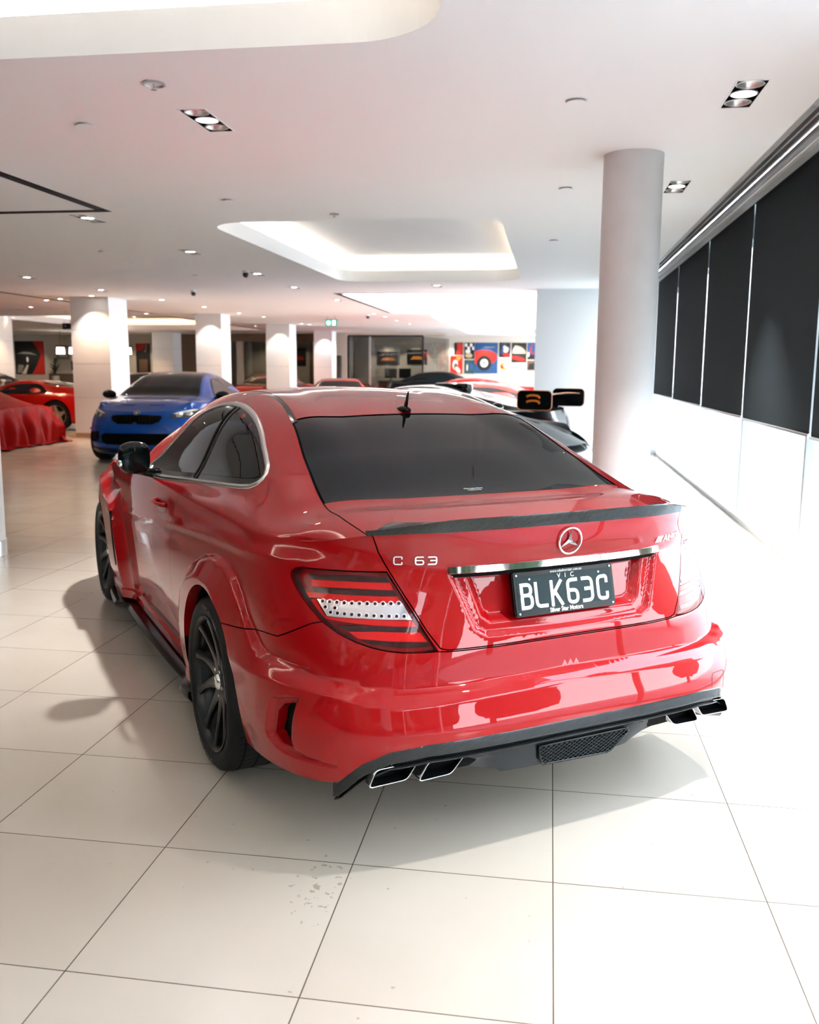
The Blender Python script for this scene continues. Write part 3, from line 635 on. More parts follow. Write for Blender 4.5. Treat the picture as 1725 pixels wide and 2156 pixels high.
class Shell:
    """cuts a lower shell into panels along (s,z) outlines"""
    def __init__(s,low,regions,holes,step=.02,fine=(),lines=(),g=.0018,zt=None,ss=None):
        s.low=low;zt=zt or ztop
        S1=low.S;xs=np.arange(.0,S1+1e-6,step);zs=np.arange(low.z0,low.z1+1e-6,step)
        pts=[(a,b) for a in xs for b in zs]
        for (a0,a1,b0,b1,h) in fine: pts+=[(a,b) for a in np.arange(a0,a1,h) for b in np.arange(b0,b1,h)]
        pts=np.array(pts);pts=pts[pts[:,1]<zt(pts[:,0])-.003]
        loops=[]
        tl=[(a,float(zt(np.array(a)))) for a in np.linspace(0,S1,180)]
        outer=[(0,low.z0)]+[(a,low.z0) for a in np.linspace(0,S1,60)[1:]]+tl[::-1]
        loops.append((outer,True))
        reg={k:resample(v,.02) for k,v in regions.items()};ho={k:resample(v,.02) for k,v in holes.items()}
        for k,v in reg.items(): loops.append((offs(v,-g).tolist(),True));loops.append((offs(v,g).tolist(),True))
        for k,v in ho.items(): loops.append(([tuple(p) for p in v],True))
        for l in lines: loops.append(([tuple(p) for p in dense(l,.02,False)],False))
        # drop grid points hugging constraint lines
        allc=np.concatenate([np.array(l) for l,_ in loops]);
        kd={};q=np.round(allc/.006).astype(int)
        for a in map(tuple,q): kd[a]=1
        keep=[tuple(np.round(p/.006).astype(int)) not in kd for p in pts];pts=pts[np.array(keep)]
        V,T=cdt([tuple(p) for p in pts],loops)
        c=V[T].mean(1);ok=(c[:,0]>0)&(c[:,0]<S1)&(c[:,1]<zt(c[:,0]))&(c[:,1]>low.z0)
        for v in ho.values(): ok&=~inpoly(c,v)
        lab=np.full(len(T),-1);names=list(reg);inany=np.zeros(len(T),bool)
        for i,k in enumerate(names):
            a=inpoly(c,offs(reg[k],-g));b=inpoly(c,offs(reg[k],g))
            lab[a&(lab==-1)]=i;inany|=b
        lab[(lab==-1)&inany]=-2
        s.V,s.T,s.lab,s.ok,s.names=V,T,lab,ok,names
        s.P=low.P(V[:,0],V[:,1]);N=low.N(V[:,0],V[:,1])
        m=V[:,0]<.012;N[m,1]=0;s.P[V[:,0]<.004,1]=0
        s.N=N/np.linalg.norm(N,axis=1,keepdims=True)
    def part(s,name,which,m,parent,side=0,off=0.,obname=None):
        """side 0: both halves welded, 1 left, -1 right"""
        i=-1 if which is None else s.names.index(which)
        T=s.T[(s.lab==i)&s.ok];u=np.unique(T);mp=np.full(len(s.V),-1);mp[u]=np.arange(len(u));T=mp[T]
        P=s.P[u]+s.N[u]*off;N=s.N[u]
        a=P[T[:,1]]-P[T[:,0]];b=P[T[:,2]]-P[T[:,0]];fl=(np.cross(a,b)*N[T[:,0]]).sum(1)<0;T[fl]=T[fl][:,::-1]
        if side==1: return mesh(name,P,T.tolist(),m,parent,True,N)
        Pm=P*[1,-1,1];Nm=N*[1,-1,1];Tm=T[:,::-1]
        if side==-1: return mesh(name,Pm,Tm.tolist(),m,parent,True,Nm)
        return mesh(name,np.concatenate([P,Pm]),np.concatenate([T,Tm+len(P)]).tolist(),m,parent,True,np.concatenate([N,Nm]))
def patch(low,poly,off,step=.012,side=1):
    poly=dense(poly,step);P0=np.array(poly);x0,y0=P0.min(0);x1,y1=P0.max(0)
    g=[(a,b) for a in np.arange(x0,x1,step) for b in np.arange(y0,y1,step)]
    if g:
        ga=np.array(g);sd=sdf(ga,poly);g=[tuple(p) for p in ga[sd>step*.4]]
    V,T=cdt(g,[([tuple(p) for p in poly],True)]);c=V[T].mean(1);T=T[inpoly(c,poly)]
    P=low.P(V[:,0],V[:,1]);N=low.N(V[:,0],V[:,1]);P=P+N*off
    a=P[T[:,1]]-P[T[:,0]];b=P[T[:,2]]-P[T[:,0]];fl=(np.cross(a,b)*N[T[:,0]]).sum(1)<0;T[fl]=T[fl][:,::-1]
    if side<0: P=P*[1,-1,1];N=N*[1,-1,1];T=T[:,::-1]
    return P,T,N
def opatch(name,low,poly,off,m,parent,side=1,step=.012):
    P,T,N=patch(low,poly,off,step,side);return mesh(name,P,T.tolist(),m,parent,True,N)
def wall_strip(name,low,loop,d0,depth,m,parent,side=1,closed=True):
    """band running inwards from an outline: the return edge of an opening"""
    L_=np.array(dense(loop,.015,closed));P=low.P(L_[:,0],L_[:,1]);N=low.N(L_[:,0],L_[:,1])
    if callable(depth): Q=depth(P,N)
    else: Q=P-N*depth
    n=len(P);V=np.concatenate([P+N*d0,Q]);F=[(i,(i+1)%n,(i+1)%n+n,i+n) for i in range(n if closed else n-1)]
    if side<0: V=V*[1,-1,1];F=[f[::-1] for f in F]
    return mesh(name,V,F,m,parent)
def grid_mesh(name,fn,A,B,m,parent,mirror=False,side=1,nrm=None,flip=False,off=0.):
    AA,BB=np.meshgrid(A,B,indexing='ij');P=fn(AA,BB).reshape(-1,3);na,nb=len(A),len(B)
    N=nrm(AA,BB).reshape(-1,3) if nrm is not None else None
    if N is not None and off: P=P+N*off
    F=np.array([(i*nb+j,(i+1)*nb+j,(i+1)*nb+j+1,i*nb+j+1) for i in range(na-1) for j in range(nb-1)])
    if flip: F=F[:,::-1]
    if side<0: P=P*[1,-1,1];F=F[:,::-1];N=None if N is None else N*[1,-1,1]
    if mirror:
        if N is not None:
            N=np.concatenate([N,N*[1,-1,1]])
        F=np.concatenate([F,F[:,::-1]+len(P)]);P=np.concatenate([P,P*[1,-1,1]])
    if N is not None:
        a=P[F[:,1]]-P[F[:,0]];b=P[F[:,3]]-P[F[:,0]]
        fl=(np.cross(a,b)*N[F[:,0]]).sum(1)<0;F[fl]=F[fl][:,::-1]
    return mesh(name,P,F.tolist(),m,parent,True,N)
def upN(up): 
    def f(a,t):
        n=up.N(a,t);n=np.where(n[...,2:3]<-.2,-n,n);m=t<.02;n[m,1]=0;n/=np.linalg.norm(n,axis=-1,keepdims=True);return n
    return f
def make_wheel(parent,x,y,rt,rw,rr,side,style='ten',label=None,name='wheel',mats=('rub','rim','chrome'),detail=True,steer=0.):
    """wheel with its outer face towards +y for side 1; origin at the hub"""
    e_=empty(name,(x,y*side,rt),steer,parent);s=side
    def L_(nm,prof,m,mis=None,seg=64,par=e_,angle=None): return lathe(nm,[(r,s*h) for r,h in prof],m,par,seg,'Y',mis=mis,angle=angle)
    h=rw/2
    ty=L_('tyre',[(rr-.004,-h+.02),(rr+.01,-h+.004),(rr+.035,-h),(rt-.03,-h+.006),(rt-.008,-h+.02),(rt-.001,-h+.04),(rt,-h*.5),(rt,h*.5),(rt-.001,h-.04),(rt-.008,h-.018),(rt-.024,h-.004),(rr+.045,h+.001),(rr+.022,h-.003),(rr+.006,h-.012),(rr-.002,h-.020)],M[mats[0]],seg=96)
    if detail:
        V=[];F=[]
        for gy in (-.6,-.2,.2,.6):
            b0=len(V)
            for k in range(96):
                a=2*PI*k/96
                for yy in (-.004,.004): V.append(((rt+.0006)*math.cos(a),gy*h+yy,(rt+.0006)*math.sin(a)))
            F+=[(b0+2*k,b0+2*k+1,b0+(2*k+3)%192,b0+(2*k+2)%192) for k in range(96)]
        mesh('groove',V,F,M['inner'],ty)
        V=[];F=[]
        for k in range(64):
            a=2*PI*k/64
            for (y0,y1,da) in ((.62*h,h-.035,.02),(-.2*h,.18*h,.03),(.22*h,.58*h,.03)):
                b0=len(V)
                for yy,aa in ((y0,a),(y0,a+.012),(y1,a+.012+da),(y1,a+da)): V.append(((rt+.0005)*math.cos(aa),s*yy,(rt+.0005)*math.sin(aa)))
                F.append((b0,b0+1,b0+2,b0+3))
        mesh('sipes',V,F,M['inner'],ty)
    rim_=L_('rim',[(rr-.004,-h+.03),(rr-.02,-h+.04),(rr-.028,0),(rr-.024,h-.05),(rr-.010,h-.030),(rr-.003,h-.024),(rr+.004,h-.012),(rr+.006,h-.006),(rr+.002,h-.004),(rr-.006,h-.010),(rr-.012,h-.024),(rr-.014,h-.05),(rr-.022,h-.10),(rr-.03,-h+.06)],M[mats[1]],seg=80,angle=.9)
    ns={'ten':10,'five':5,'twin':10,'star':5}[style]
    for k in range(ns):
        a0=2*PI*k/ns+.2
        if style=='twin': a0=2*PI*(k//2)/5+(.16 if k%2 else -.16)
        V=[];F=[];R=np.linspace(.030,rr-.012,9)
        for i,r in enumerate(R):
            u=i/8.
            if style=='five' or style=='star': w_=.030+.018*(1-u)**1.5+.006*u; 
            else: w_=.026*(1-u)**2+.0105+.010*sstep((u-.78)/.22)
            if style=='star': w_=.055*(1-u)+.022
            yo=h-.048+.034*u**1.6; th_=.030-.012*u
            sw=.0 if style!='ten' else .012*math.sin(u*PI)
            for (yy,ww) in ((yo-.004,w_),(yo,w_*.55),(yo,-w_*.55),(yo-.004,-w_),(yo-th_,-w_*.8),(yo-th_,w_*.8)):
                c_,s_=math.cos(a0),math.sin(a0);tt=ww+sw
                V.append((r*c_-tt*s_,s*yy,r*s_+tt*c_))
        for i in range(8):
            for j in range(6): F.append((i*6+j,i*6+(j+1)%6,(i+1)*6+(j+1)%6,(i+1)*6+j))
        F.append((0,1,2,3,4,5));F.append((53,52,51,50,49,48))
        if s>0: F=[f[::-1] for f in F]
        o=mesh('spoke',V,F,M[mats[1]],e_);o.data.set_sharp_from_angle(angle=math.radians(50))
    L_('hub',[(.0005,h-.040),(.03,h-.041),(.062,h-.046),(.075,h-.060),(.080,h-.085),(.07,h-.10)],M[mats[1]],seg=40)
    if detail:
        for k in range(5):
            a=2*PI*(k+.5)/5+.2;bm=bmesh.new();cyl(bm,(.052*math.cos(a),0,.052*math.sin(a)),.008,.012,6,axis='Y')
            o=bobj('wheel_bolt',bm,M['satin'],e_);o.location=(0,s*(h-.052)-(.012 if s<0 else 0),0)
    cap=L_('centre_cap',[(.0005,h-.030),(.018,h-.030),(.026,h-.033),(.031,h-.040),(.033,h-.046)],M[mats[2]],seg=32)
    L_('brake_disc',[(.06,h-.15),(.06,h-.13),(rr-.075,h-.13),(rr-.07,h-.135),(rr-.07,h-.155),(.06,h-.155)],M['disc'],seg=64)
    L_('inner_barrel',[(rr-.03,-h+.07),(.02,-h+.07)],M['inner'],seg=40)
    return e_
def text_on(name,body,size,m,parent,C,xd,ud,**k):
    xd=Vector(xd).normalized();ud=Vector(ud).normalized();n=xd.cross(ud).normalized();ud=n.cross(xd)
    return text(name,body,size,m,parent,Matrix(((xd.x,ud.x,n.x,C[0]),(xd.y,ud.y,n.y,C[1]),(xd.z,ud.z,n.z,C[2]),(0,0,0,1))),**k)
GL={'C':[[(1,.78),(1,1),(0,1),(0,0),(1,0),(1,.22)]],'6':[[(.92,1),(0,1),(0,0),(1,0),(1,.54),(0,.54)]],'3':[[(.02,1),(1,1),(1,0),(.02,0)],[(.30,.53),(1,.53)]],
'A':[[(0,0),(.42,1),(.58,1),(1,0)],[(.18,.32),(.82,.32)]],'M':[[(0,0),(0,1),(.5,.35),(1,1),(1,0)]],'G':[[(1,.78),(1,1),(0,1),(0,0),(1,0),(1,.5),(.55,.5)]],
'B':[[(0,0),(0,1)],[(0,1),(.96,1),(.96,.54),(0,.54)],[(0,.54),(1.02,.54),(1.02,0),(0,0)]],'L':[[(0,1),(0,0),(1,0)]],'K':[[(0,0),(0,1)],[(1,1),(.12,.45)],[(.30,.58),(1,0)]]}
def glyph(name,ch,w_,h_,t_,depth,m,par,fr_,r=.22,z0=0.):
    """letter built from rounded strokes; fr_ = (origin, right, up, normal)"""
    O_,X,U,N_=fr_;bm=bmesh.new()
    for pl in GL[ch]:
        P=[np.array([(p[0]-.5)*(w_-t_),(p[1]-.5)*(h_-t_)]) for p in pl];Q=[P[0]]
        for i in range(1,len(P)-1):
            a,b,c_=P[i-1],P[i],P[i+1];r_=min(r*h_,np.linalg.norm(a-b)*.48,np.linalg.norm(c_-b)*.48)
            if ch in 'AMK': r_*=.15
            u1=(a-b)/np.linalg.norm(a-b);u2=(c_-b)/np.linalg.norm(c_-b)
            for q in np.linspace(0,1,6): Q.append((1-q)**2*(b+u1*r_)+2*q*(1-q)*b+q*q*(b+u2*r_))
        Q.append(P[-1]);n=len(Q);prev=None
        for i in range(n):
            t=Q[min(i+1,n-1)]-Q[max(i-1,0)];t=t/np.linalg.norm(t);q=np.array([-t[1],t[0]])*t_/2
            e1=Q[i]-t*(t_*.5 if i==0 else 0)+t*(t_*.5 if i==n-1 else 0)
            row=[bm.verts.new(O_+X*float(e1[0]+q[0]*k1)+U*float(e1[1]+q[1]*k1)+N_*(z0+k2)) for k1,k2 in ((-1,0),(-.75,depth),(.75,depth),(1,0))]
            if prev:
                for j in range(3): bm.faces.new((prev[j],row[j],row[j+1],prev[j+1]))
            else: bm.faces.new(row[::-1])
            prev=row
        bm.faces.new(prev)
    return bobj(name,bm,m,par)

def smooth_loop(P,n):
    P=np.array(P);Q=np.concatenate([P[-3:],P,P[:3]]);t=np.r_[0,np.cumsum(np.linalg.norm(np.diff(Q,axis=0),axis=1))]
    return crv(t,Q,np.linspace(t[3],t[-3],n,endpoint=False))
car=empty('coupe',(OX,OY,0),HD+PI/2)
tag(car,'glossy red two door coupe with black wheels and carbon spoiler, large in the foreground','car')
GAPB=[(.766,.724),(.83,.69),(.893,.659),(.974,.652),(1.06,.639),(1.15,.625),(1.27,.610)]
LAMP=[(.864,.848),(.866,.862),(.852,.874),(.83,.880),(.697,.884),(.565,.886),(.524,.827),(.484,.769),(.448,.710),(.415,.658),(.46,.654),(.507,.656),(.55,.662),(.593,.672),(.64,.688),(.682,.706),(.732,.734),(.772,.765),(.805,.790),(.84,.822)]
# (s,z) outlines
bottom=[(-.06,.405),(.30,.404),(.449,.400),(.542,.384),(.605,.345),(.663,.277),(.72,.268),(.824,.262),(1.0,.245),(1.13,.236),(1.13,.0),(-.06,.0)]
BUMP=[(-.06,.650),(.30,.650),(.38,.651),(.415,.654)]+LAMP[10:17]+GAPB[:]+[(1.32,.60),(1.32,.2),(-.06,.2)]
TRUNK=[(-.06,.655),(.30,.655),(.385,.656),(.405,.662),(.444,.715),(.480,.774),(.520,.832),(.558,.887),(.60,.945),(.637,1.03),(-.06,1.05)]
sx=lambda x,z:SX(x,z)
sillz=.205
ARCH_R=_sz([(.385,.0),(.38,.20)]+_arc(.015,.335,.360,12,148,36))+[(1.112,.47),(1.094,.40),(1.078,.33),(1.072,.255),(1.07,.20),(1.07,0)]
ARCH_F=_sz([(2.39,.0),(2.395,.20)]+_arc(2.765,.337,.365,168,10,34)+[(3.15,.20),(3.15,0)])
SILL=[(SX(.39),0),(SX(.39),sillz),(SX(2.38),sillz),(SX(2.38),0)]
NOSE=[(SX(3.14),.0),(SX(3.14),.22),(low.S+.05,.20),(low.S+.05,0)]
DOOR=[(2.172,.99),(2.172,.962),(2.201,.897),(2.218,.812),(2.246,.70),(2.253,.589),(2.246,.504),(2.232,.396),(2.205,.33),(2.19,.30),(2.5,.29),(3.0,.285),(3.30,.285),(3.345,.33),(3.36,.42),(3.355,.60),(3.35,.76),(3.345,.875),(3.33,.99)]
DOOR=[p if p[1]<.95 else (p[0],1.02) for p in DOOR]
lid_=list
sh=Shell(low,{'rear_bumper':BUMP,'trunk_lid':TRUNK,'lamp':LAMP,'door':DOOR},{'b':bottom,'ar':ARCH_R,'af':ARCH_F,'sill':SILL,'nose':NOSE,'slot':SLOT},
  step=.02,fine=[(0,.47,.655,.90,.008),(.62,.95,.29,.54,.006),(.0,1.25,.42,.56,.01),(.9,1.85,.3,.85,.011),(3.2,3.9,.25,.85,.013),(1.0,3.6,.80,.92,.01)],
  lines=[CREASE,[(a,b) for a,b in zip([SX(x) for x in CR_X[1:]],CR_Z[1:])],[(SY(y,z),z) for y,z in REC[:4]],[(SY(y,z),z) for y,z in REC2[:3]]+[(0,.712)],BR[1:22],BO[1:22],BF[:24],_sz([(x,z) for x,z in zip(np.linspace(.9,3.3,3),[.2]*3)])])
sh.part('body_shell',None,M['red'],car)
bump=sh.part('rear_bumper','rear_bumper',M['red'],car)
lid=sh.part('boot_lid','trunk_lid',M['red'],car)
for s_ in (1,-1): sh.part('door','door',M['red'],car,s_)
# dark backing seen in the shut lines and openings
bk=Shell(low,{},{'b':bottom,'ar':ARCH_R,'af':ARCH_F,'sill':SILL,'nose':NOSE},step=.045)
bk.part('inner_structure',None,M['inner'],car,0,-.035)
# ---- upper body
uN=upN(up);nA=len(up.A)-1
def P2t(a): return crv([0,2,3,4,4.7,5.3,6,7,8,10,nA],np.array([2,2,2,1.985,1.86,1.80,1.82,1.88,1.94,2,2.]),a)
def panel(name,a0,a1,t0,t1,m,na,nt,mirror=True,side=1,par=car,off=0.,ga=.0,):
    """t0/t1 may be functions of a"""
    f0=t0 if callable(t0) else (lambda a:t0+0*a);f1=t1 if callable(t1) else (lambda a:t1+0*a)
    fn=lambda A,B: up.U(A,f0(A)+(f1(A)-f0(A))*B)
    nn=lambda A,B: uN(A,f0(A)+(f1(A)-f0(A))*B)
    return grid_mesh(name,fn,np.linspace(a0,a1,na),np.linspace(0,1,nt),m,par,mirror,side,nn,off=off)
e=.0035
g2=lambda a:P2t(a)-.018
o=panel('boot_lid_top',0,1.985,0,lambda a:2-.012+0*a,M['red'],40,34,par=lid)
tag(panel('rear_window',2.01,3.965,0,lambda a:2-.03+0*a,M['glassblk'],44,34,off=-.003),'dark tinted rear window')
panel('roof',3.99,8.0,0,lambda a:g2(a)-.06,M['red'],70,34)
panel('windscreen',8.03,9.95,0,lambda a:P2t(a)-.03,M['glassblk'],30,24,off=-.003)
panel('bonnet',10.03,nA,0,lambda a:P2t(a)-.02,M['red'],36,26)
o=panel('roof_side',0,nA,lambda a:P2t(a)+.012,lambda a:5.+0*a,M['red'],190,64)
o.name='body_side_upper'
for s_ in (1,-1):
    panel('roof_gutter_strip',3.93,8.0,lambda a:g2(a)-.075,lambda a:P2t(a)+.022,M['gloss'],70,5,False,s_,off=-.001)
for s_ in (1,-1):
    panel('window_seal',1.97,4.01,lambda a:1.9+0*a,lambda a:2.04+0*a,M['inner'],40,4,False,s_,off=-.006)
    panel('window_seal',7.95,10.05,lambda a:1.9+0*a,lambda a:2.04+0*a,M['inner'],40,4,False,s_,off=-.006)
panel('seal_band',1.95,2.06,0,2.03,M['inner'],4,30,off=-.006);panel('seal_band',3.93,4.02,0,2.03,M['inner'],4,30,off=-.006);panel('seal_band',9.9,10.08,0,2.03,M['inner'],4,30,off=-.006);panel('seal_band',7.97,8.06,0,2.03,M['inner'],4,30,off=-.006)
panel('boot_gap_backing',0,2.02,1.9,2.08,M['inner'],30,4,off=-.008)
# ---- side windows projected on the flank
AA,BB=np.meshgrid(np.linspace(2.2,9.6,150),np.linspace(2.05,5,70),indexing='ij');GP=up.U(AA,BB).reshape(-1,3)
bvh=BVHTree.FromPolygons([Vector(p) for p in GP],[(i*70+j,(i+1)*70+j,(i+1)*70+j+1,i*70+j+1) for i in range(149) for j in range(69)])
def onside(x,z):
    d=bvh.ray_cast(Vector((x,2.,z)),Vector((0,-1,0)))
    if d[0] is None: d=bvh.find_nearest(Vector((x,.75,z)))
    n=d[1]; n=n if n.y>0 else -n
    return np.array(d[0]),np.array(n)
DLO=[(1.72,.945),(1.62,.995),(1.50,1.085),(1.36,1.175),(1.22,1.247),(1.08,1.293),(.93,1.320),(.78,1.328),(.64,1.320),(.50,1.300),(.36,1.268),(.24,1.230),(.13,1.187),(.04,1.150),(-.025,1.118),(-.045,1.098),(-.035,1.078),(.0,1.060),(.06,1.050),(.20,1.038),(.45,1.020),(.77,.996),(1.16,.968),(1.45,.952)]
DL=smooth_loop(DLO,220)
def sidepanel(name,poly,m,off,side,par,step=.03):
    poly=[tuple(p) for p in dense(poly,step)];pa=np.array(poly);x0,y0=pa.min(0);x1,y1=pa.max(0)
    g=np.array([(a,b) for a in np.arange(x0,x1,step) for b in np.arange(y0,y1,step)]);g=g[sdf(g,poly)>step*.35] if len(g) else g
    V,T=cdt([tuple(p) for p in g],[(poly,True)]);c=V[T].mean(1);T=T[inpoly(c,poly)]
    R=[onside(*v) for v in V];P=np.array([r[0]+r[1]*off for r in R]);N=np.array([r[1] for r in R])
    a=P[T[:,1]]-P[T[:,0]];b=P[T[:,2]]-P[T[:,0]];fl=(np.cross(a,b)*N[T[:,0]]).sum(1)<0;T[fl]=T[fl][:,::-1]
    if side<0: P=P*[1,-1,1];N=N*[1,-1,1];T=T[:,::-1]
    return mesh(name,P,T.tolist(),m,par,True,N)
def sidebar(name,line,w,h,m,side,par,closed=False,off=0.):
    """flat moulding of width w along a line on the flank"""
    L_=np.array(line);n=len(L_);V=[];F=[]
    for i in range(n):
        t=(L_[(i+1)%n]-L_[i-1]) if closed else L_[min(i+1,n-1)]-L_[max(i-1,0)];t=t/np.linalg.norm(t);q=np.array([-t[1],t[0]])
        for k,(a,b) in enumerate(((-.5,0),(-.42,h),(.42,h),(.5,0))):
            p,nn=onside(*(L_[i]+q*w*a));p=p+nn*(b+off);V.append(p)
    for i in range(n if closed else n-1):
        j=(i+1)%n
        for k in range(3): F.append((i*4+k,j*4+k,j*4+k+1,i*4+k+1))
    V=np.array(V)
    if side>0: F=[f[::-1] for f in F]
    if side<0: V=V*[1,-1,1]
    return mesh(name,V,F,m,par)
DI=offs(DL,-.030)
for s_ in (1,-1):
    sidepanel('window_surround',offs(DL,-.004),M['gloss'],.0015,s_,car)
    dp=[p for p in DI if p[0]>.735+.0*(p[1])]
    # door glass and rear quarter glass meet at the pillar
    bx=lambda z:.735-.03*(z-1.0)/.3
    fwd=[tuple(p) for p in DI if p[0]>bx(p[1])+.035];rear=[tuple(p) for p in DI if p[0]<bx(p[1])-.035]
    tag(sidepanel('side_window',fwd,M['glassblk'],.0035,s_,car),'dark glossy front side window')
    tag(sidepanel('side_window',rear,M['glassblk'],.0035,s_,car),'dark glossy rear side window')
    sidebar('window_moulding',DL,.0155,.006,M['satin'],s_,car,True)
    sidebar('pillar_trim',[(bx(z)-.02,z) for z in np.linspace(1.01,1.315,20)],.028,.005,M['gloss'],s_,car)
    sidebar('pillar_trim',[(bx(z)+.016,z) for z in np.linspace(1.01,1.315,20)],.034,.0045,M['inner'],s_,car)
# ---- tail lamps
BANDS=[('dark1','ldark',[(0.807, 0.865), (0.68, 0.873), (0.567, 0.872), (0.555, 0.856), (0.674, 0.856), (0.795, 0.85)]),
('red1','lred',[(0.795, 0.85), (0.674, 0.855), (0.553, 0.855), (0.542, 0.834), (0.663, 0.836), (0.789, 0.831)]),
('dark2','ldark',[(0.789, 0.83), (0.663, 0.835), (0.542, 0.833), (0.531, 0.817), (0.668, 0.818), (0.778, 0.817)]),
('red2','lred',[(0.822, 0.812), (0.668, 0.817), (0.531, 0.816), (0.515, 0.799), (0.628, 0.800), (0.766, 0.799), (0.812, 0.796)]),
('led','lchr',[(0.766, 0.797), (0.628, 0.799), (0.513, 0.797), (0.484, 0.749), (0.622, 0.753), (0.726, 0.752)]),
('red3','lred',[(0.807, 0.790), (0.768, 0.795), (0.728, 0.750), (0.622, 0.751), (0.483, 0.746), (0.472, 0.729), (0.582, 0.734), (0.742, 0.745)]),
('dark3','ldark',[(0.70, 0.731), (0.582, 0.732), (0.472, 0.727), (0.461, 0.712), (0.576, 0.717), (0.657, 0.714)]),
('red4','lred',[(0.657, 0.714), (0.576, 0.717), (0.461, 0.712), (0.440, 0.684), (0.542, 0.690), (0.628, 0.696)]),
('dark4','ldark',[(0.622, 0.692), (0.542, 0.688), (0.438, 0.682), (0.432, 0.669), (0.52, 0.672), (0.59, 0.682)])]
LEDS=[(.743-.0219*k,.7925+.0004*k) for k in range(11)]+[(.732,.777),(.703,.777)]+[(.714-.0207*k,.7635-.0004*k) for k in range(11)]
for s_ in (1,-1):
    lp=tag(sh.part('tail_lamp','lamp',M['lens'],car,s_),'clear glossy tail lamp cover')
    opatch('lamp_housing',low,offs(resample(LAMP,.02),-.002),-.016,M['lbase'],lp,s_)
    wall_strip('lamp_rim',low,LAMP,-.001,.03,M['lbase'],lp,s_)
    opatch('lamp_edge_band',low,[(.864,.848),(.866,.862),(.856,.871),(.835,.877),(.842,.862),(.846,.852),(.822,.83),(.79,.797),(.755,.765),(.72,.738),(.68,.713),(.64,.695),(.645,.690),(.69,.709),(.732,.736),(.772,.767),(.805,.792),(.84,.824)],-.0075,M['ldark'],lp,s_)
    for nm,mm,pl in BANDS:
        opatch({'l':'reflector_bar'}['l'] if mm!='lchr' else 'led_panel',low,pl,-.009 if mm=='lred' else -.012,M[mm],lp,s_)
    for (a,b_) in LEDS:
        P=low.P(a,b_);N_=low.N(np.array([a]),np.array([b_]))[0];P=P-N_*.0085
        if s_<0: P=P*[1,-1,1];N_=N_*[1,-1,1]
        nv=Vector(N_);q=Vector((0,0,1)).rotation_difference(nv).to_matrix().to_4x4();q.translation=Vector(P)
        bm=bmesh.new();bmesh.ops.create_cone(bm,cap_ends=True,segments=16,radius1=.0092,radius2=.0078,depth=.004,matrix=q)
        bmesh.ops.create_cone(bm,cap_ends=True,segments=12,radius1=.0052,radius2=.0052,depth=.0008,matrix=q@Matrix.Translation((0,0,.0026)))
        o=bobj('led',bm,[M['led'],M['ldark']],lp,True)
        for p in o.data.polygons:
            if (Vector(p.center)-Vector(P)).dot(nv)>.0025: p.material_index=1
# ---- spoiler lip
Ss=np.concatenate([np.linspace(0,.60,50),np.linspace(.605,.640,8)]);n=len(Ss)
sec=[(-.105,.010),(-.055,.019),(-.012,.030),(.008,.036),(.0095,.033),(.004,.015),(.0015,-.004),(-.02,-.006)]
V=[];
for sg in (1,-1):
    for a in Ss:
        z=float(ztop(a));p,nn=low.base(np.array([a]),np.array([z]));p=p[0];nn=nn[0]
        if a<.012: nn=np.array([-1.,0])
        k=1-.55*sstep((a-.35)/.28);k2=max(.12,1-sstep((a-.585)/.058))
        dk=up.U(np.clip(np.array([.0]),0,9),np.array([0.]))[0]
        for j,(o_,h_) in enumerate(sec):
            q=p+nn*o_*(k2 if j<2 else 1);
            zz=z+h_*k
            if j==0:
                zz=z+.0045
            V.append((q[0],sg*q[1],zz))
# first row: sit on the deck
m_=len(sec);F=[]
AAd,TTd=np.meshgrid(np.linspace(0,1.2,30),np.linspace(0,2.1,40),indexing='ij');DP=up.U(AAd,TTd).reshape(-1,3);bd=BVHTree.FromPolygons([Vector(p) for p in DP]+[],[(i*40+j,(i+1)*40+j,(i+1)*40+j+1,i*40+j+1) for i in range(29) for j in range(39)])
for i in range(0,len(V),m_):
    for j in (0,1):
        x,y,z=V[i+j];h=bd.ray_cast(Vector((x,abs(y),3)),Vector((0,0,-1)))
        if h[0] is not None: V[i+j]=(x,y,h[0].z+(.0 if j==0 else (V[i+2][2]-h[0].z)*.5))
for hf in (0,1):
    b0=hf*n*m_
    for i in range(n-1):
        for j in range(m_-1):
            f=(b0+i*m_+j,b0+i*m_+j+1,b0+(i+1)*m_+j+1,b0+(i+1)*m_+j);F.append(f if hf else f[::-1])
    f=tuple(b0+(n-1)*m_+j for j in range(m_));F.append(f if hf else f[::-1])
o=mesh('boot_spoiler',V,F,M['carbon'],car);o.data.set_sharp_from_angle(angle=math.radians(28));tag(o,'carbon fibre lip spoiler')
# ---- chrome strip, plate, badges
def sweep_s(name,S_,z0,z1,prof,m,par):
    """bar along the rear face; prof = [(out, z fraction)]"""
    V=[];F=[];n=len(S_);k=len(prof)
    for a in S_:
        sg=-1 if a<0 else 1;aa=abs(a);zz=(z0+z1)/2
        p,nn=low.base(np.array([aa]),np.array([zz]));p=p[0];nn=nn[0]
        if aa<.012: nn=np.array([-1.,0])
        for o_,f in prof: q=p+nn*o_;V.append((q[0],sg*q[1],z0+(z1-z0)*f))
    for i in range(n-1):
        for j in range(k): F.append((i*k+j,i*k+(j+1)%k,(i+1)*k+(j+1)%k,(i+1)*k+j))
    F.append(tuple(range(k))[::-1]);F.append(tuple((n-1)*k+j for j in range(k)))
    o=mesh(name,V,F,m,par);o.data.set_sharp_from_angle(angle=math.radians(30));return o
sl=SY(.408,.887);sweep_s('chrome_strip',np.linspace(-sl,sl,41),.876,.901,[(-.03,0),(.004,0),(.009,.12),(.006,.9),(.0,1.),(-.03,1.)],M['chrome'],lid)
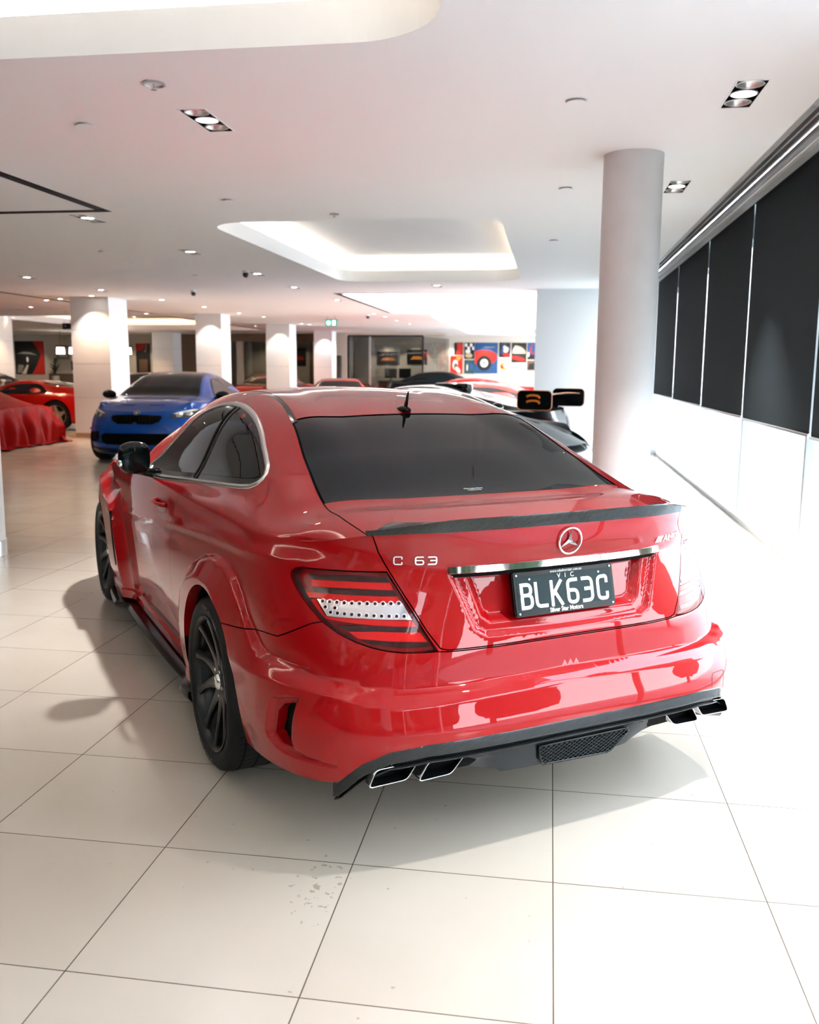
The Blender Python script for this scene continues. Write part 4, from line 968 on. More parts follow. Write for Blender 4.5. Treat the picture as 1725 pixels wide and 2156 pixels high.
sweep_s('handle_recess',np.linspace(-sl+.01,sl-.01,31),.862,.876,[(-.04,0),(-.012,0),(-.004,1),(-.04,1)],M['inner'],lid)
M['platebg']=mat('dark_number_plate',(.004,.016,.020),.3,0,.0,spec=.15);M['platetx']=mat('plate_white',(.80,.82,.80),.5);M['frame']=mat('plate_frame_plastic',(.004,.005,.006),.25,0,.0,spec=.2)
pc=np.array([-.913,0,.794]);pu=Vector((.0322,0,.130)).normalized();pxd=Vector((0,-1,0));pn=pxd.cross(pu)
def pm(x,y,z=0): v=Vector(pc)+pxd*x+pu*y+pn*z;return tuple(v)
def prect(name,pl,z0,z1,m,par,bv=0.):
    bm=bmesh.new();bot=[bm.verts.new(pm(x,y,z0)) for x,y in pl];tp=[bm.verts.new(pm(x,y,z1)) for x,y in pl];n=len(pl)
    bm.faces.new(tp);bm.faces.new(bot[::-1])
    for i in range(n): bm.faces.new((bot[i],bot[(i+1)%n],tp[(i+1)%n],tp[i]))
    if bv: bmesh.ops.bevel(bm,geom=[e_ for e_ in bm.edges if all(v in tp for v in e_.verts)],offset=bv,segments=2,affect='EDGES')
    return bobj(name,bm,m,par,True)
fr=prect('number_plate',rrect(-.196,.196,-.070,.070,.010,4),-.010,.007,M['frame'],car,.003)
tag(fr,'black framed dark number plate')
prect('plate_face',rrect(-.183,.183,-.050,.056,.006,4),.006,.0078,M['platebg'],fr)
def ptext(b_,x,y,size,m,xs=1.,bold=0.,sp=1.,ext=.0008): 
    return text_on('plate_lettering',b_,size,m,fr,pm(x,y,.0085),pxd,pu,ext=ext,xs=xs,bold=bold,spacing=sp)
for ch_,x in zip('BLK63C',(-.150,-.096,-.036,.027,.086,.146)): glyph('plate_character',ch_,.047,.083,.0115,.0008,M['platetx'],fr,(Vector(pm(x,-.007,.0078)),pxd,pu,pn),.2)
for ch_,x in zip('VIC',(-.022,.003,.030)): ptext(ch_,x,.046,.021,M['platetx'])
ptext('www.mbsilverstar.com.au',.008,.0625,.0125,M['platetx'],.95,0,1,.0005);ptext('Silver Star Motors',-.004,-.0595,.019,M['platetx'],.92,.0004)
for x,y in ((-.182,.060),(.182,.060),(-.182,-.060),(.182,-.060),(-.135,.045),(.135,.045)):
    bm=bmesh.new();q=pm(x,y,.008);rot=Vector((0,0,1)).rotation_difference(pn).to_matrix().to_4x4();rot.translation=Vector(q);bmesh.ops.create_cone(bm,cap_ends=True,segments=12,radius1=.0038,radius2=.003,depth=.003,matrix=rot);bobj('plate_screw',bm,M['satin'],fr,True)
def surf_frame(y,z):
    a=SY(abs(y),z);P=low.P(a,z);N_=low.N(np.array([a]),np.array([z]))[0]
    if y<0: P=P*[1,-1,1];N_=N_*[1,-1,1]
    if abs(y)<.02: N_[1]=0
    N_=Vector(N_).normalized();X=Vector((0,0,1)).cross(N_).normalized();U=N_.cross(X);return Vector(P),X,U,N_
# three pointed star in a ring
P,X,U,N_=surf_frame(0,.958);st=empty('boot_badge',P,0,lid);tag(st,'chrome star badge')
Rb=Matrix((( X.x,U.x,N_.x),(X.y,U.y,N_.y),(X.z,U.z,N_.z)))
def bpt(x,y,z): return tuple(Rb@Vector((x,y,z)))
tube('badge_ring',[bpt(.0425*math.cos(a),.0425*math.sin(a),.006) for a in np.linspace(0,2*PI,49)[:-1]],.0032,M['chrome'],st,10,True)
V=[bpt(0,0,.012)];F=[]
for k in range(3):
    a=PI/2+k*2*PI/3;b0=len(V)
    V+=[bpt(.041*math.cos(a),.041*math.sin(a),.006),bpt(.0085*math.cos(a-PI/3),.0085*math.sin(a-PI/3),.005),bpt(.0085*math.cos(a+PI/3),.0085*math.sin(a+PI/3),.005)]
    F+=[(0,b0+1,b0),(0,b0,b0+2)]
mesh('badge_star',V,F,M['chrome'],st,False)
def btext(b_,y,z,size,xs=1.,bold=.0006,shear=0,nm='badge_letter'):
    P,X,U,N_=surf_frame(y,z);return text_on(nm,b_,size,M['chrome'],lid,P+N_*.0015,X,U,ext=.002,xs=xs,bold=bold,bev=.0006)
for ch_,y in (('C',.553),('6',.494),('3',.457)): glyph('badge_letter',ch_,.029,.028,.0050,.004,M['chrome'],lid,surf_frame(y,.921))
for ch_,y in (('A',-.452),('M',-.486),('G',-.521)): glyph('badge_letter',ch_,.028,.023,.0044,.004,M['chrome'],lid,surf_frame(y,.921))
for k in range(5):
    y=-.400-.0075*k;P,X,U,N_=surf_frame(y,.921);bm=bmesh.new()
    w_=.0045
    v=[bm.verts.new(P+X*a+U*b+N_*c) for a,b,c in [(-.006,-.011,0),(-.006+w_,-.011,0),(.004+w_,.011,0),(.004,.011,0),(-.006,-.011,.003),(-.006+w_,-.011,.003),(.004+w_,.011,.003),(.004,.011,.003)]]
    for f in [(4,5,6,7),(0,1,5,4),(1,2,6,5),(2,3,7,6),(3,0,4,7)]: bm.faces.new([v[i] for i in f])
    bobj('badge_bar',bm,M['chrome'],lid)
# sticker inside the rear window
wc=up.U(np.array([2.13]),np.array([.55]))[0];wn_=uN(np.array([2.13]),np.array([.55]))[0]
for (t_,a_,b_) in ((.62,'Mercedes-Benz','Melbourne'),):
    for tt,row in ((2.105,'Melbourne'),(2.145,'Mercedes-Benz')):
        p=up.U(np.array([tt]),np.array([.16]))[0];nn=uN(np.array([tt]),np.array([.16]))[0];nn=Vector(nn);X=Vector((0,-1,0));X=(X-nn*X.dot(nn)).normalized();U=nn.cross(X)
        text_on('window_sticker',row,.0125,M['platetx'],car,Vector(p)+nn*.002,X,U,ext=.0002)
p=up.U(np.array([2.13]),np.array([-.0]))[0]
# ---- lower carbon trim, diffuser, exhausts
def trimsweep(name,S_,pr,m,par=car,sharp=25):
    """pr(s) -> list of (out,z)"""
    V=[];F=[];k=None;n=len(S_)
    for a in S_:
        sg=-1 if a<0 else 1;aa=abs(a);zr=float(np.interp(aa,[.0,.30,.449,.542,.605,.663,.70],[.405,.404,.400,.384,.345,.277,.268]))
        P=low.P(aa,zr);_,nn=low.base(np.array([aa]),np.array([zr]));nn=nn[0]
        if aa<.012: nn=np.array([-1.,0])
        q=pr(aa,zr);k=len(q)
        for o_,z in q: V.append((P[0]+nn[0]*o_,sg*(P[1]+nn[1]*o_),z))
    for i in range(n-1):
        for j in range(k-1): F.append((i*k+j,i*k+j+1,(i+1)*k+j+1,(i+1)*k+j))
    o=mesh(name,V,F,m,par);o.data.set_sharp_from_angle(angle=math.radians(sharp));return o
SS_=np.linspace(-.675,.675,91)
def band(aa,zr):
    w_=float(np.interp(aa,[0,.5,.60,.675],[1,1,1.05,1.3]));return [(-.02,zr+.004),(.000,zr+.001),(.002,zr-.002),(.006,zr-.029*w_),(.004,zr-.034*w_)]
trimsweep('carbon_bumper_trim',SS_,band,M['carbon'])
def band2(aa,zr):
    w_=float(np.interp(aa,[0,.5,.60,.675],[1,1,.95,1.]));return [(.004,zr-.034*w_),(-.004,zr-.037*w_),(-.012,zr-.041*w_),(-.014,zr-.048*w_),(-.010,zr-.052*w_)]
trimsweep('lower_bumper_trim',SS_,band2,M['gloss'])
def band3(aa,zr):
    w_=float(np.interp(aa,[0,.5,.60,.675],[1,1,.95,1.]));return [(-.010,zr-.052*w_),(-.004,zr-.054*w_),(-.004,zr-.058*w_),(-.05,zr-.062*w_),(-.20,zr-.063*w_)]
trimsweep('trim_edge',SS_,band3,M['carbon'])
# dark tray below, seen round the tail pipes
def tray(aa,zr):
    zb=float(np.interp(aa,[0,.20,.27,.42,.50,.60,.675],[.232,.235,.275,.272,.268,.272,.268]));return [(-.05,zr-.063),(-.075,zb+.02),(-.09,zb),(-.5,zb-.02)]
trimsweep('rear_undertray',SS_,tray,M['inner'])
# centre diffuser with mesh opening
V=[];F=[]
def X0(y,z): return -1.0+.12*y*y
top=[(-.46,.33),(-.30,.33),(-.245,.33),(.245,.33),(.30,.33),(.46,.33)]
prof=[(.470,.338,.262),(.40,.338,.262),(.33,.338,.262),(.28,.338,.250),(.25,.338,.236),(.22,.338,.232),(.15,.338,.230),(.07,.338,.229),(0,.338,.229)]
prof=[(a,b,c) for a,b,c in prof]+[(-a,b,c) for a,b,c in prof[::-1][1:]]
for a,b,c in prof:
    xx=-.985+.10*a*a
    bow=.0 if abs(a)<.27 else .03*sstep((abs(a)-.27)/.2)
    V+=[(xx+.02,a,b+.004),(xx-.006,a,b-.004),(xx+.008,a,b-.014),(xx+.012+bow,a,(b+c)/2),(xx+.030+bow,a,c+.006),(xx+.045+bow,a,c),(xx+.35,a,c+.0)]
k=7
for i in range(len(prof)-1):
    for j in range(k-1): F.append((i*k+j,i*k+j+1,(i+1)*k+j+1,(i+1)*k+j))
dif=mesh('diffuser',V,F,M['carbonm'] if 'carbonm' in M else mat('satin_black_diffuser',(.012,.016,.019),.30,0,.1,spec=.3),car);dif.data.set_sharp_from_angle(angle=math.radians(30))
gq=[(-.150,.247),(-.168,.252),(-.235,.312),(.150,.312),(.122,.256),(.105,.247)]
gq=[(-y,z) for y,z in gq]
gq=[(.128,.312),(.118,.262),(.106,.246),(-.150,.238),(-.165,.243),(-.232,.300),(-.226,.312)]
def gx(z): return -.985+.010+(.312-z)*.10
tube('mesh_surround',[(gx(z)-.006,y,z) for y,z in dense(gq,.02)],.0042,M['gloss'],dif,8,True)
mesh('mesh_backing',[(gx(z)+.004-.006,y,z) for y,z in gq],[tuple(range(len(gq)))],M['inner'],dif,False)
V=[];F=[]
for (dy,dz) in ((1,.62),(1,-.62)):
    for kk in np.arange(-.5,.5,.0125):
        seg=[]
        for t_ in np.arange(-.30,.30,.003):
            y=t_;z=.28+(t_*dz)+kk
            if .236<z<.314 and inpoly(np.array([y,z]),gq): seg.append((y,z))
        if len(seg)>2:
            (y0,z0),(y1,z1)=seg[0],seg[-1];b0=len(V);w_=.0011
            for (yy,zz) in ((y0,z0),(y1,z1)):
                V+=[(gx(zz)-.009,yy,zz-w_),(gx(zz)-.009,yy,zz+w_),(gx(zz)-.005,yy,zz)]
            F+=[(b0,b0+1,b0+4,b0+3),(b0+1,b0+2,b0+5,b0+4),(b0+2,b0,b0+3,b0+5)]
mesh('mesh_wires',V,F,M['mesh'],dif,False)
def tip(yo0,yo1,yi0,yi1,zt_,zb_,s_,xr):
    """tail pipe mouth: slanted four sided tube"""
    pl=[(yo1,zb_),(yo0,zt_),(yi0,zt_+.003),(yi1,zb_+.003)]
    base=dense([(p[0],p[1]) for p in pl],.05);cx=sum(p[0] for p in pl)/4;cz=(zt_+zb_)/2
    rp=[]
    for i in range(4):
        a=np.array(pl[i]);b=np.array(pl[i-1]);c_=np.array(pl[(i+1)%4]);r=.016
        u1=(b-a)/np.linalg.norm(b-a);u2=(c_-a)/np.linalg.norm(c_-a)
        for t_ in np.linspace(0,1,5): p=(1-t_)**2*(a+u1*r)+2*t_*(1-t_)*a+t_*t_*(a+u2*r);rp.append(p)
    rings=[(1.0,.16),(1.0,.004),(.985,.0),(.93,-.001),(.90,.003),(.88,.010),(.86,.14)]
    V=[];F=[];n=len(rp)
    for sc,dx in rings:
        for p in rp:
            y=cx+(p[0]-cx)*(1-(1-sc)*.55);z=cz+(p[1]-cz)*sc;V.append((xr+dx+.10*y*y*0,s_*y,z))
    for i in range(len(rings)-1):
        for j in range(n): F.append((i*n+j,i*n+(j+1)%n,(i+1)*n+(j+1)%n,(i+1)*n+j))
    if s_<0: F=[f[::-1] for f in F]
    o=mesh('tail_pipe',V,F,[M['chrome'],M['inner']],car,mi=[1 if q//n>=4 else 0 for q in range(len(F))]);tag(o,'chrome tail pipe mouth')
    mesh('pipe_interior',[(xr+.05,s_*(cx+(p[0]-cx)*.93),cz+(p[1]-cz)*.88) for p in rp],[tuple(range(n))],M['inner'],o,False)
    text_on('pipe_marking','AMG',.012,M['chrome'],o,(xr+.02,s_*(yo0+yi0)/2,zt_+.004),(0,-1,0),(.6,0,1),ext=.0004)
    return o
for s_ in (1,-1):
    tip(.688,.712,.545,.582,.336,.282,s_,-.962);tip(.520,.556,.388,.440,.336,.277,s_,-.975)
# slot behind the rear wheel: dark pocket
for s_ in (1,-1):
    wall_strip('vent_pocket',low,SLOT,0,.05,M['red'],bump,s_);P,T,N_=patch(low,SLOT,-.045,.02,s_);mesh('vent_grille',P,T.tolist(),M['inner'],bump,True,N_)
# wheel arches: lips and liners
def arch(loop,cx,name):
    n_=len(loop)
    for s_ in (1,-1):
        L_=np.array(dense([p for p in loop if p[1]>.25],.02,False))
        P=low.P(L_[:,0],L_[:,1]);n=len(P);Q=P.copy();Q[:,1]-=.045;Q[:,0]+=(Q[:,0]-cx)*.02
        R=P.copy();R[:,1]=.50;R[:,0]=cx+(R[:,0]-cx)*1.06;R[:,2]=.335+(R[:,2]-.335)*1.06
        V=np.concatenate([P,Q]);F=[(i,i+1,i+1+n,i+n) for i in range(n-1)]
        sgn=[1,s_,1];mesh('arch_lip',V*sgn,F,M['red'],car)
        V=np.concatenate([Q,R,[[cx,.5,.335]]]);F=[(i,i+1,i+1+n,i+n) for i in range(n-1)]+[(n+i,n+i+1,2*n) for i in range(n-1)]
        mesh('wheel_arch_liner',V*sgn,F,M['inner'],car)
arch(ARCH_R,0,'r');arch(ARCH_F,2.765,'f')
# side skirts
for s_ in (1,-1):
    xs=np.linspace(.37,2.40,60);V=[];F=[];m_=9
    for x in xs:
        P=low.P(SX(x,.21),.21);f=sstep((x-.37)/.15)*sstep((2.42-x)/.1);fl=.045+.02*sstep((1.2-x)/.8)
        sec=[(P[1]-.002,.255),(P[1]+.018*f,.235),(P[1]+.012*f,.190),(P[1]-.01,.178)]
        V+=[(x,s_*a,b) for a,b in sec]
    for i in range(len(xs)-1):
        for j in range(3): F.append((i*4+j,i*4+j+1,i*4+j+5,i*4+j+4))
    if s_>0: F=[f[::-1] for f in F]
    o=mesh('side_skirt',V,F,M['red'],car);o.data.set_sharp_from_angle(angle=math.radians(30))
    V=[];F=[]
    for i,x in enumerate(xs):
        y0=float(low.P(SX(x,.21),.21)[1]);w_=.022+.042*math.sin(min(1,max(0,(x-.37)/2.03))*PI)**.5
        fl=.035*sstep((1.0-abs(x-.75))/.9)
        sec=[(y0-.01,.178),(y0+.012+w_*.6,.168),(y0+w_+.004,.152),(y0+w_,.140),(y0+w_*.3,.118),(y0-.06,.112)]
        V+=[(x,s_*a,b) for a,b in sec]
    for i in range(len(xs)-1):
        for j in range(5): F.append((i*6+j,i*6+j+1,i*6+j+7,i*6+j+6))
    if s_>0: F=[f[::-1] for f in F]
    o=mesh('carbon_side_blade',V,F,M['gloss'],car);o.data.set_sharp_from_angle(angle=math.radians(30))
# floor pan
mesh('floor_pan',[(-.42,-.62,.15),(-.42,.62,.15),(3.5,.66,.13),(3.5,-.66,.13)],[(0,1,2,3)],M['inner'],car,False)
# front fender vent, mirrors, handle, antenna
for s_ in (1,-1):
    pl=[(SX(2.175),.66),(SX(2.155),.672),(SX(2.125),.60),(SX(2.10),.50),(SX(2.085),.40),(SX(2.09),.365),(SX(2.12),.36),(SX(2.135),.40),(SX(2.15),.52)]
    opatch('fender_vent',low,pl,.002,M['inner'],car,s_,.01)
    # door handle: cup and bar
    cx,cz=1.03,.856
    cup=[(SX(1.03+.105*math.cos(a)),cz+.034*math.sin(a)) for a in np.linspace(0,2*PI,25)[:-1]]
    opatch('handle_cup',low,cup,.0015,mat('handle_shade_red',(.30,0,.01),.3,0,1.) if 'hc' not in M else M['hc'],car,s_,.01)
    pts=[];
    for u in np.linspace(-1,1,15):
        x=cx+.10*u;z=cz+.012;P=low.P(SX(x,z),z);pts.append((P[0],s_*(P[1]+.004+.030*(1-u*u)**.5),z))
    tube('door_handle',pts,[.010]*15,M['red'],car,10)
    # mirror
    e_=empty('wing_mirror',(1.36,s_*.875,1.040),0,car)
    bm=bmesh.new();bmesh.ops.create_uvsphere(bm,u_segments=32,v_segments=20,radius=1.)
    for v in bm.verts:
        x,y,z=v.co
        sq=lambda q,p:math.copysign(abs(q)**p,q)
        y2=sq(y,.62)*.074;z2=sq(z,.60)*.080*(1-.12*(y>0)*y);x2=x*.075 if x>0 else x*.035
        x2+=.015*y
        v.co=(x2,s_*(y2+.06),z2+.008)
    if s_<0: bmesh.ops.reverse_faces(bm,faces=bm.faces)
    bobj('mirror_housing',bm,M['gloss'],e_,True,math.radians(60))
    bm=bmesh.new();bmesh.ops.create_uvsphere(bm,u_segments=24,v_segments=16,radius=1.)
    for v in bm.verts:
        x,y,z=v.co;v.co=(-.034+x*.006,s_*(math.copysign(abs(y)**.6,y)*.062+.058),math.copysign(abs(z)**.6,z)*.062+.008)
    bobj('mirror_glass',bm,M['glassblk'],e_,True)
    bm=bmesh.new();box(bm,-.012,.052,.088 if s_>0 else -.136,.136 if s_>0 else -.088,-.034,.0);bevel(bm,.008,3);bobj('mirror_indicator',bm,M['lchr'],e_,True)
    tube('mirror_arm',[(.02,-.10*s_*.6,-.075),(.01,0,-.065),(.015,.05*s_,-.055)],[.026,.022,.02],M['gloss'],e_,10)
an=empty('antenna',(.262,0,1.318),0,car)
bm=bmesh.new();bmesh.ops.create_uvsphere(bm,u_segments=20,v_segments=12,radius=1)
for v in bm.verts: v.co=(v.co.x*.055,v.co.y*.024,max(v.co.z,-.3)*.020)
bobj('antenna_base',bm,M['gloss'],an,True)
V=[];F=[]
for i,(x,z,w_,c_) in enumerate([(-.015,.010,.008,.022),(-.028,.035,.006,.016),(-.040,.068,.004,.010),(-.046,.080,.0025,.006)]):
    V+=[(x-c_,0,z),(x,w_,z),(x+c_,0,z),(x,-w_,z)]
for i in range(3):
    for j in range(4): F.append((i*4+j,i*4+(j+1)%4,i*4+4+(j+1)%4,i*4+4+j))
F.append((12,13,14,15));mesh('antenna_blade',V,F,M['gloss'],an)
# wheels
make_wheel(car,0,.795,.328,.285,.247,1);make_wheel(car,0,.795,.328,.285,.247,-1)
make_wheel(car,2.765,.785,.330,.262,.247,1);make_wheel(car,2.765,.785,.330,.262,.247,-1)
# filler flap and front overlays out of view are part of the body; tow-hook cover line on the bumper

# towing eye cover outline on the right of the bumper, tyre lettering
def sline(pts,w_,m,side,par,name):
    L_=np.array(dense(pts,.01,False));n=len(L_);t=np.gradient(L_,axis=0);t/=np.linalg.norm(t,axis=1)[:,None]+1e-9;q=np.stack([-t[:,1],t[:,0]],1)*w_/2
    A_=L_+q;B_=L_-q;P=np.concatenate([low.P(A_[:,0],A_[:,1])+low.N(A_[:,0],A_[:,1])*.0008,low.P(B_[:,0],B_[:,1])+low.N(B_[:,0],B_[:,1])*.0008])
    F=[(i,i+1,i+1+n,i+n) for i in range(n-1)]
    if side<0: P=P*[1,-1,1];F=[f[::-1] for f in F]
    return mesh(name,P,F,m,par)
M['gapred']=mat('shut_line_red',(.10,.0,.002),.5)
sline([(.50,.394),(.50,.435),(.508,.445),(.565,.440),(.575,.430),(.575,.372)],.003,M['gapred'],-1,bump,'towing_eye_cover')
whs=[o for o in bpy.data.objects if o.parent==car and o.name.startswith('wheel') and o.type=='EMPTY' and o.location.y>0]
for w_ in whs:
    hh=.1425 if w_.location.x<1 else .131
    ty=[o for o in bpy.data.objects if o.parent==w_ and o.name.startswith('tyre')][0]
    for txt,a0,r_ in (('285/30 ZR19' if w_.location.x<1 else '255/35 ZR19',120,.288),('SPORT CONTACT',-60,.288)):
        for i,ch_ in enumerate(txt):
            if ch_==' ': continue
            a=math.radians(a0)-i*.062
            C_=(r_*math.cos(a),hh+.0015,r_*math.sin(a));up_=(math.cos(a),0,math.sin(a));xd=(math.sin(a),0,-math.cos(a))
            text_on('tyre_lettering',ch_,.026,M['rubt'],ty,C_,(-math.sin(a)*-1,0,-math.cos(a)),up_,ext=.0006)
# ------------------------------------------------------------------ other cars, built from one parametric shell
def gen_car(name,label,cat,loc,ang,paint_,W=.92,xn=3.5,xt=-.95,wb=2.69,H=1.40,zb=.93,zl=.16,roof=None,rt=.33,ty_w=.25,step=.05,nr=3.2,nf=3.0,xr_top=.06,xf_top=.35,wheel='five',detail=False,roofm=None,glass=None,dlo=None,y_roof=.50,flare=.02,group=None,zn=.74,zdk=.98,zh=.98,rr=.235,wheels=True,wm=('rub','rim','chrome')):
    e_=empty(name,(loc[0],loc[1],0),ang);tag(e_,label,cat,group)
    K=W/.92;zz=lambda f:zl+(zb+.03-zl)*f
    rows=[(zz(0),.84*K,xt+.06,3.8,xn-.10,3.2),(zz(.12),.875*K,xt+.01,3.8,xn-.01,3.2),(zz(.3),.905*K,xt,3.6,xn,3.0),(zz(.55),.92*K,xt+.01,nr,xn-.03,nf),(zz(.75),.91*K,xt+.02,nr-.3,xn-xf_top*.35,nf-.2),(zz(.9),.885*K,xt+xr_top,nr-.5,xn-xf_top*.7,nf-.4),(zz(1.),.85*K,xt+xr_top+.03,nr-.5,xn-xf_top,nf-.5)]
    lw=Lower(rows,xt+.8,wb-.25,lambda x:1-.03*sstep((x-1.5)/2)-.015*sstep((.3-x)/1.3),NZ=60)
    ztp=lambda S: crv([0,lw.L[0]*.9,lw.L[0]+lw.L[1]*.55,lw.S-lw.L[2]*.9,lw.S-lw.L[2]*.35,lw.S],np.array([zdk-.02,zb-.0,zb,zb-.06,zn+.02,zn]),S) if True else 0
    zmax=rows[-1][0]
    zt_=lambda S: np.minimum(ztp(S),zmax-.002)
    def dsp(S,Z,p):
        x=p[...,0];d=0*x
        for cx in (0,wb):
            r=np.hypot(x-cx,Z-rt);d=np.maximum(d,flare*sstep(1-(r-rt-.06)/.13)*(S>lw.L[0]*.5)*(S<lw.S-lw.L[2]*.35))
        return d,0*d
    lw.disp=dsp
    Lp=lambda S: lw.P(np.array([S]),zt_(np.array([S])))[0]
    S0=[0,lw.L[0]*.30,lw.L[0]*.55,lw.L[0]*.63,lw.L[0]*.70];st=[([Lp(v) for v in S0],lw.L[0]*.78)]
    if roof is None: roof=[(xt+.35,zdk+.01,'d',.64),(.35-.75,zdk+.02,'d',.62),(.0,H-.16,'g',.57),(.3,H-.06,'g',y_roof),(.9,H,'g',y_roof),(1.3,H-.01,'g',y_roof),(1.6,H-.07,'g',y_roof+.04),(2.0,H-.23,'g',.62),(2.35,zh+.02,'d',.68),(2.9,zh-.04,'d',.62)]
    for (x,z,k,y2) in roof:
        y2*=K;sx_=lw.s_of_x(min(max(x,xt+.4),xn-.5),zb-.05);P5=Lp(sx_);
        if k=='g': pts=[(x,0,z),(x,y2*.55,z-.008),(x,y2,z-.035),(x+.0,y2+.085*K,z-.085-.02),(x,P5[1]-.035,zb+.035)]
        else: pts=[(x,0,z),(x,y2*.5,z),(x-.02,y2,z-.015),(x,y2+.06*K,(z-.015)*.6+zb*.4),(x,y2+.11*K,(z-.015)*.3+zb*.7)]
        if k=='g' and z-.105<zb+.06: pts[3]=(x,y2+.085*K,zb+.06)
        st.append((pts,sx_))
    Sf=[lw.S,lw.S-lw.L[2]*.25,lw.S-lw.L[2]*.45,lw.S-lw.L[2]*.52,lw.S-lw.L[2]*.6];st.append(([Lp(v) for v in Sf],lw.S-lw.L[2]*.7))
    u=Upper(lw,st,zt_);n=len(st)-1
    sxz=lambda pts:[(lw.s_of_x(x,.5),z) for x,z in pts]
    def arcp(cx,r): return [(cx+r*math.cos(math.radians(a)),rt+r*math.sin(math.radians(a))) for a in np.linspace(-10,190,30)]
    ar=[sxz([(cx+rt+.035,zl-.1)]+arcp(cx,rt+.035)+[(cx-rt-.035,zl-.1)]) for cx in (0,wb)]
    s_h=Shell(lw,{},{'a':ar[0],'b':ar[1]},step=step,zt=zt_,g=.001)
    s_h.part('body_shell',None,paint_,e_)
    N_=upN(u);A=lambda a0,a1,k:np.linspace(a0,a1,k)
    gi=[i for i,(x,z,k,y) in enumerate(roof,1) if k=='g'];r0=gi[0]-1;ri=[i for i in gi if roof[i-1][1]>H-.085];ra,rb=min(ri),max(ri);w1=gi[-1]+1
    def pan(nm,a0,a1,t0,t1,m,na,nt,mir=True,off=0.): return grid_mesh(nm,lambda a,b:u.U(a,t0+(t1-t0)*b),A(a0,a1,na),A(0,1,nt),m,e_,mir,1,lambda a,b:N_(a,t0+(t1-t0)*b),off=off)
    q=2 if detail else 1
    pan('boot_lid',0,r0,0,2,paint_,10*q,10*q);g_=glass or M['glassblk']
    pan('rear_window',r0,ra,0,1.95,g_,8*q,8*q);pan('roof',ra,rb,0,2,roofm or paint_,10*q,8*q)
    pan('windscreen',rb,w1,0,1.95,g_,10*q,10*q);pan('bonnet',w1,n,0,2,paint_,14*q,12*q)
    pan('rear_pillar',r0,ra,1.95,2.0,paint_,8*q,3);pan('front_pillar',rb,w1,1.95,2.0,paint_,8*q,3)
    pan('body_side_upper',0,n,2,5,paint_,50*q,14*q)
    AA,BB=np.meshgrid(np.linspace(r0-.8,w1+.8,90),np.linspace(2,5,36),indexing='ij');GP=u.U(AA,BB).reshape(-1,3)
    bv=BVHTree.FromPolygons([Vector(p) for p in GP],[(i*36+j,(i+1)*36+j,(i+1)*36+j+1,i*36+j+1) for i in range(89) for j in range(35)])
    if dlo is None:
        zt2=H-.115;dlo=[(-.25,zb+.09),(.0,zb+.055),(1.0,zb+.035),(1.9,zb+.03),(1.62,zb+.5*(zt2-zb)+.03),(1.3,zt2-.01),(.9,zt2),(.5,zt2-.02),(.15,zt2-.1)]
    DLs=smooth_loop(dlo,60)
    for s_ in (1,-1):
        V=[];
        for (x,z) in list(DLs)+[tuple(np.mean(dlo,axis=0))]:
            h=bv.ray_cast(Vector((x,2,z)),Vector((0,-1,0)));
            if h[0] is None: h=bv.find_nearest(Vector((x,.7,z)))
            nn=h[1] if h[1].y>0 else -h[1];p=h[0]+nn*.012;V.append((p.x,p.y*s_,p.z))
        k=len(V)-1;F=[(i,(i+1)%k,k) for i in range(k)]
        if s_>0: F=[f[::-1] for f in F]
        mesh('side_window',V,F,g_,e_)
    # dark floor
    mesh('floor_pan',[(xt+.25,-.6*K,zl+.04),(xt+.25,.6*K,zl+.04),(xn-.3,.6*K,zl+.03),(xn-.3,-.6*K,zl+.03)],[(0,1,2,3)],M['inner'],e_,False)
    for cx in (0,wb):
        for s_ in (1,-1):
            V=[];rr_=rt+.045
            for a in np.linspace(-20,200,22):
                for yy in (W-.05,.5): V.append((cx+rr_*math.cos(math.radians(a)),s_*yy,rt+rr_*math.sin(math.radians(a))))
            mesh('wheel_arch_liner',V,[(2*i,2*i+1,2*i+3,2*i+2) for i in range(21)]+[tuple(2*i+1 for i in range(22))],M['inner'],e_)
            if wheels: make_wheel(e_,cx,W-.015-ty_w/2,rt,ty_w,rr,s_,wheel,detail=False,mats=wm)
    return e_,lw,u
def fpoly(lw,pts): return [(lw.s_of_y(abs(y),z,False),z) for y,z in pts]
M['blue']=paint('blue_car_paint',(.001,.075,.42),.15,.35)
M['hl']=mat('headlamp_glass',(.55,.60,.65),.08,.7,1.);M['hld']=mat('headlamp_dark',(.02,.025,.03),.2,0,1.)
bm_,lw,u=gen_car('coupe','bright blue two door coupe with black grille facing the viewer, beside the widest square column','car',(-6.64,16.70),math.atan2(-.996,.09),M['blue'],W=.925,xn=3.50,xt=-.97,wb=2.69,H=1.415,zb=.95,roofm=M['gloss'],detail=True,step=.035,zn=.80,zdk=1.03,zh=1.0,flare=.035,nf=2.7,xf_top=.40,rt=.33,wheel='twin',zl=.15)
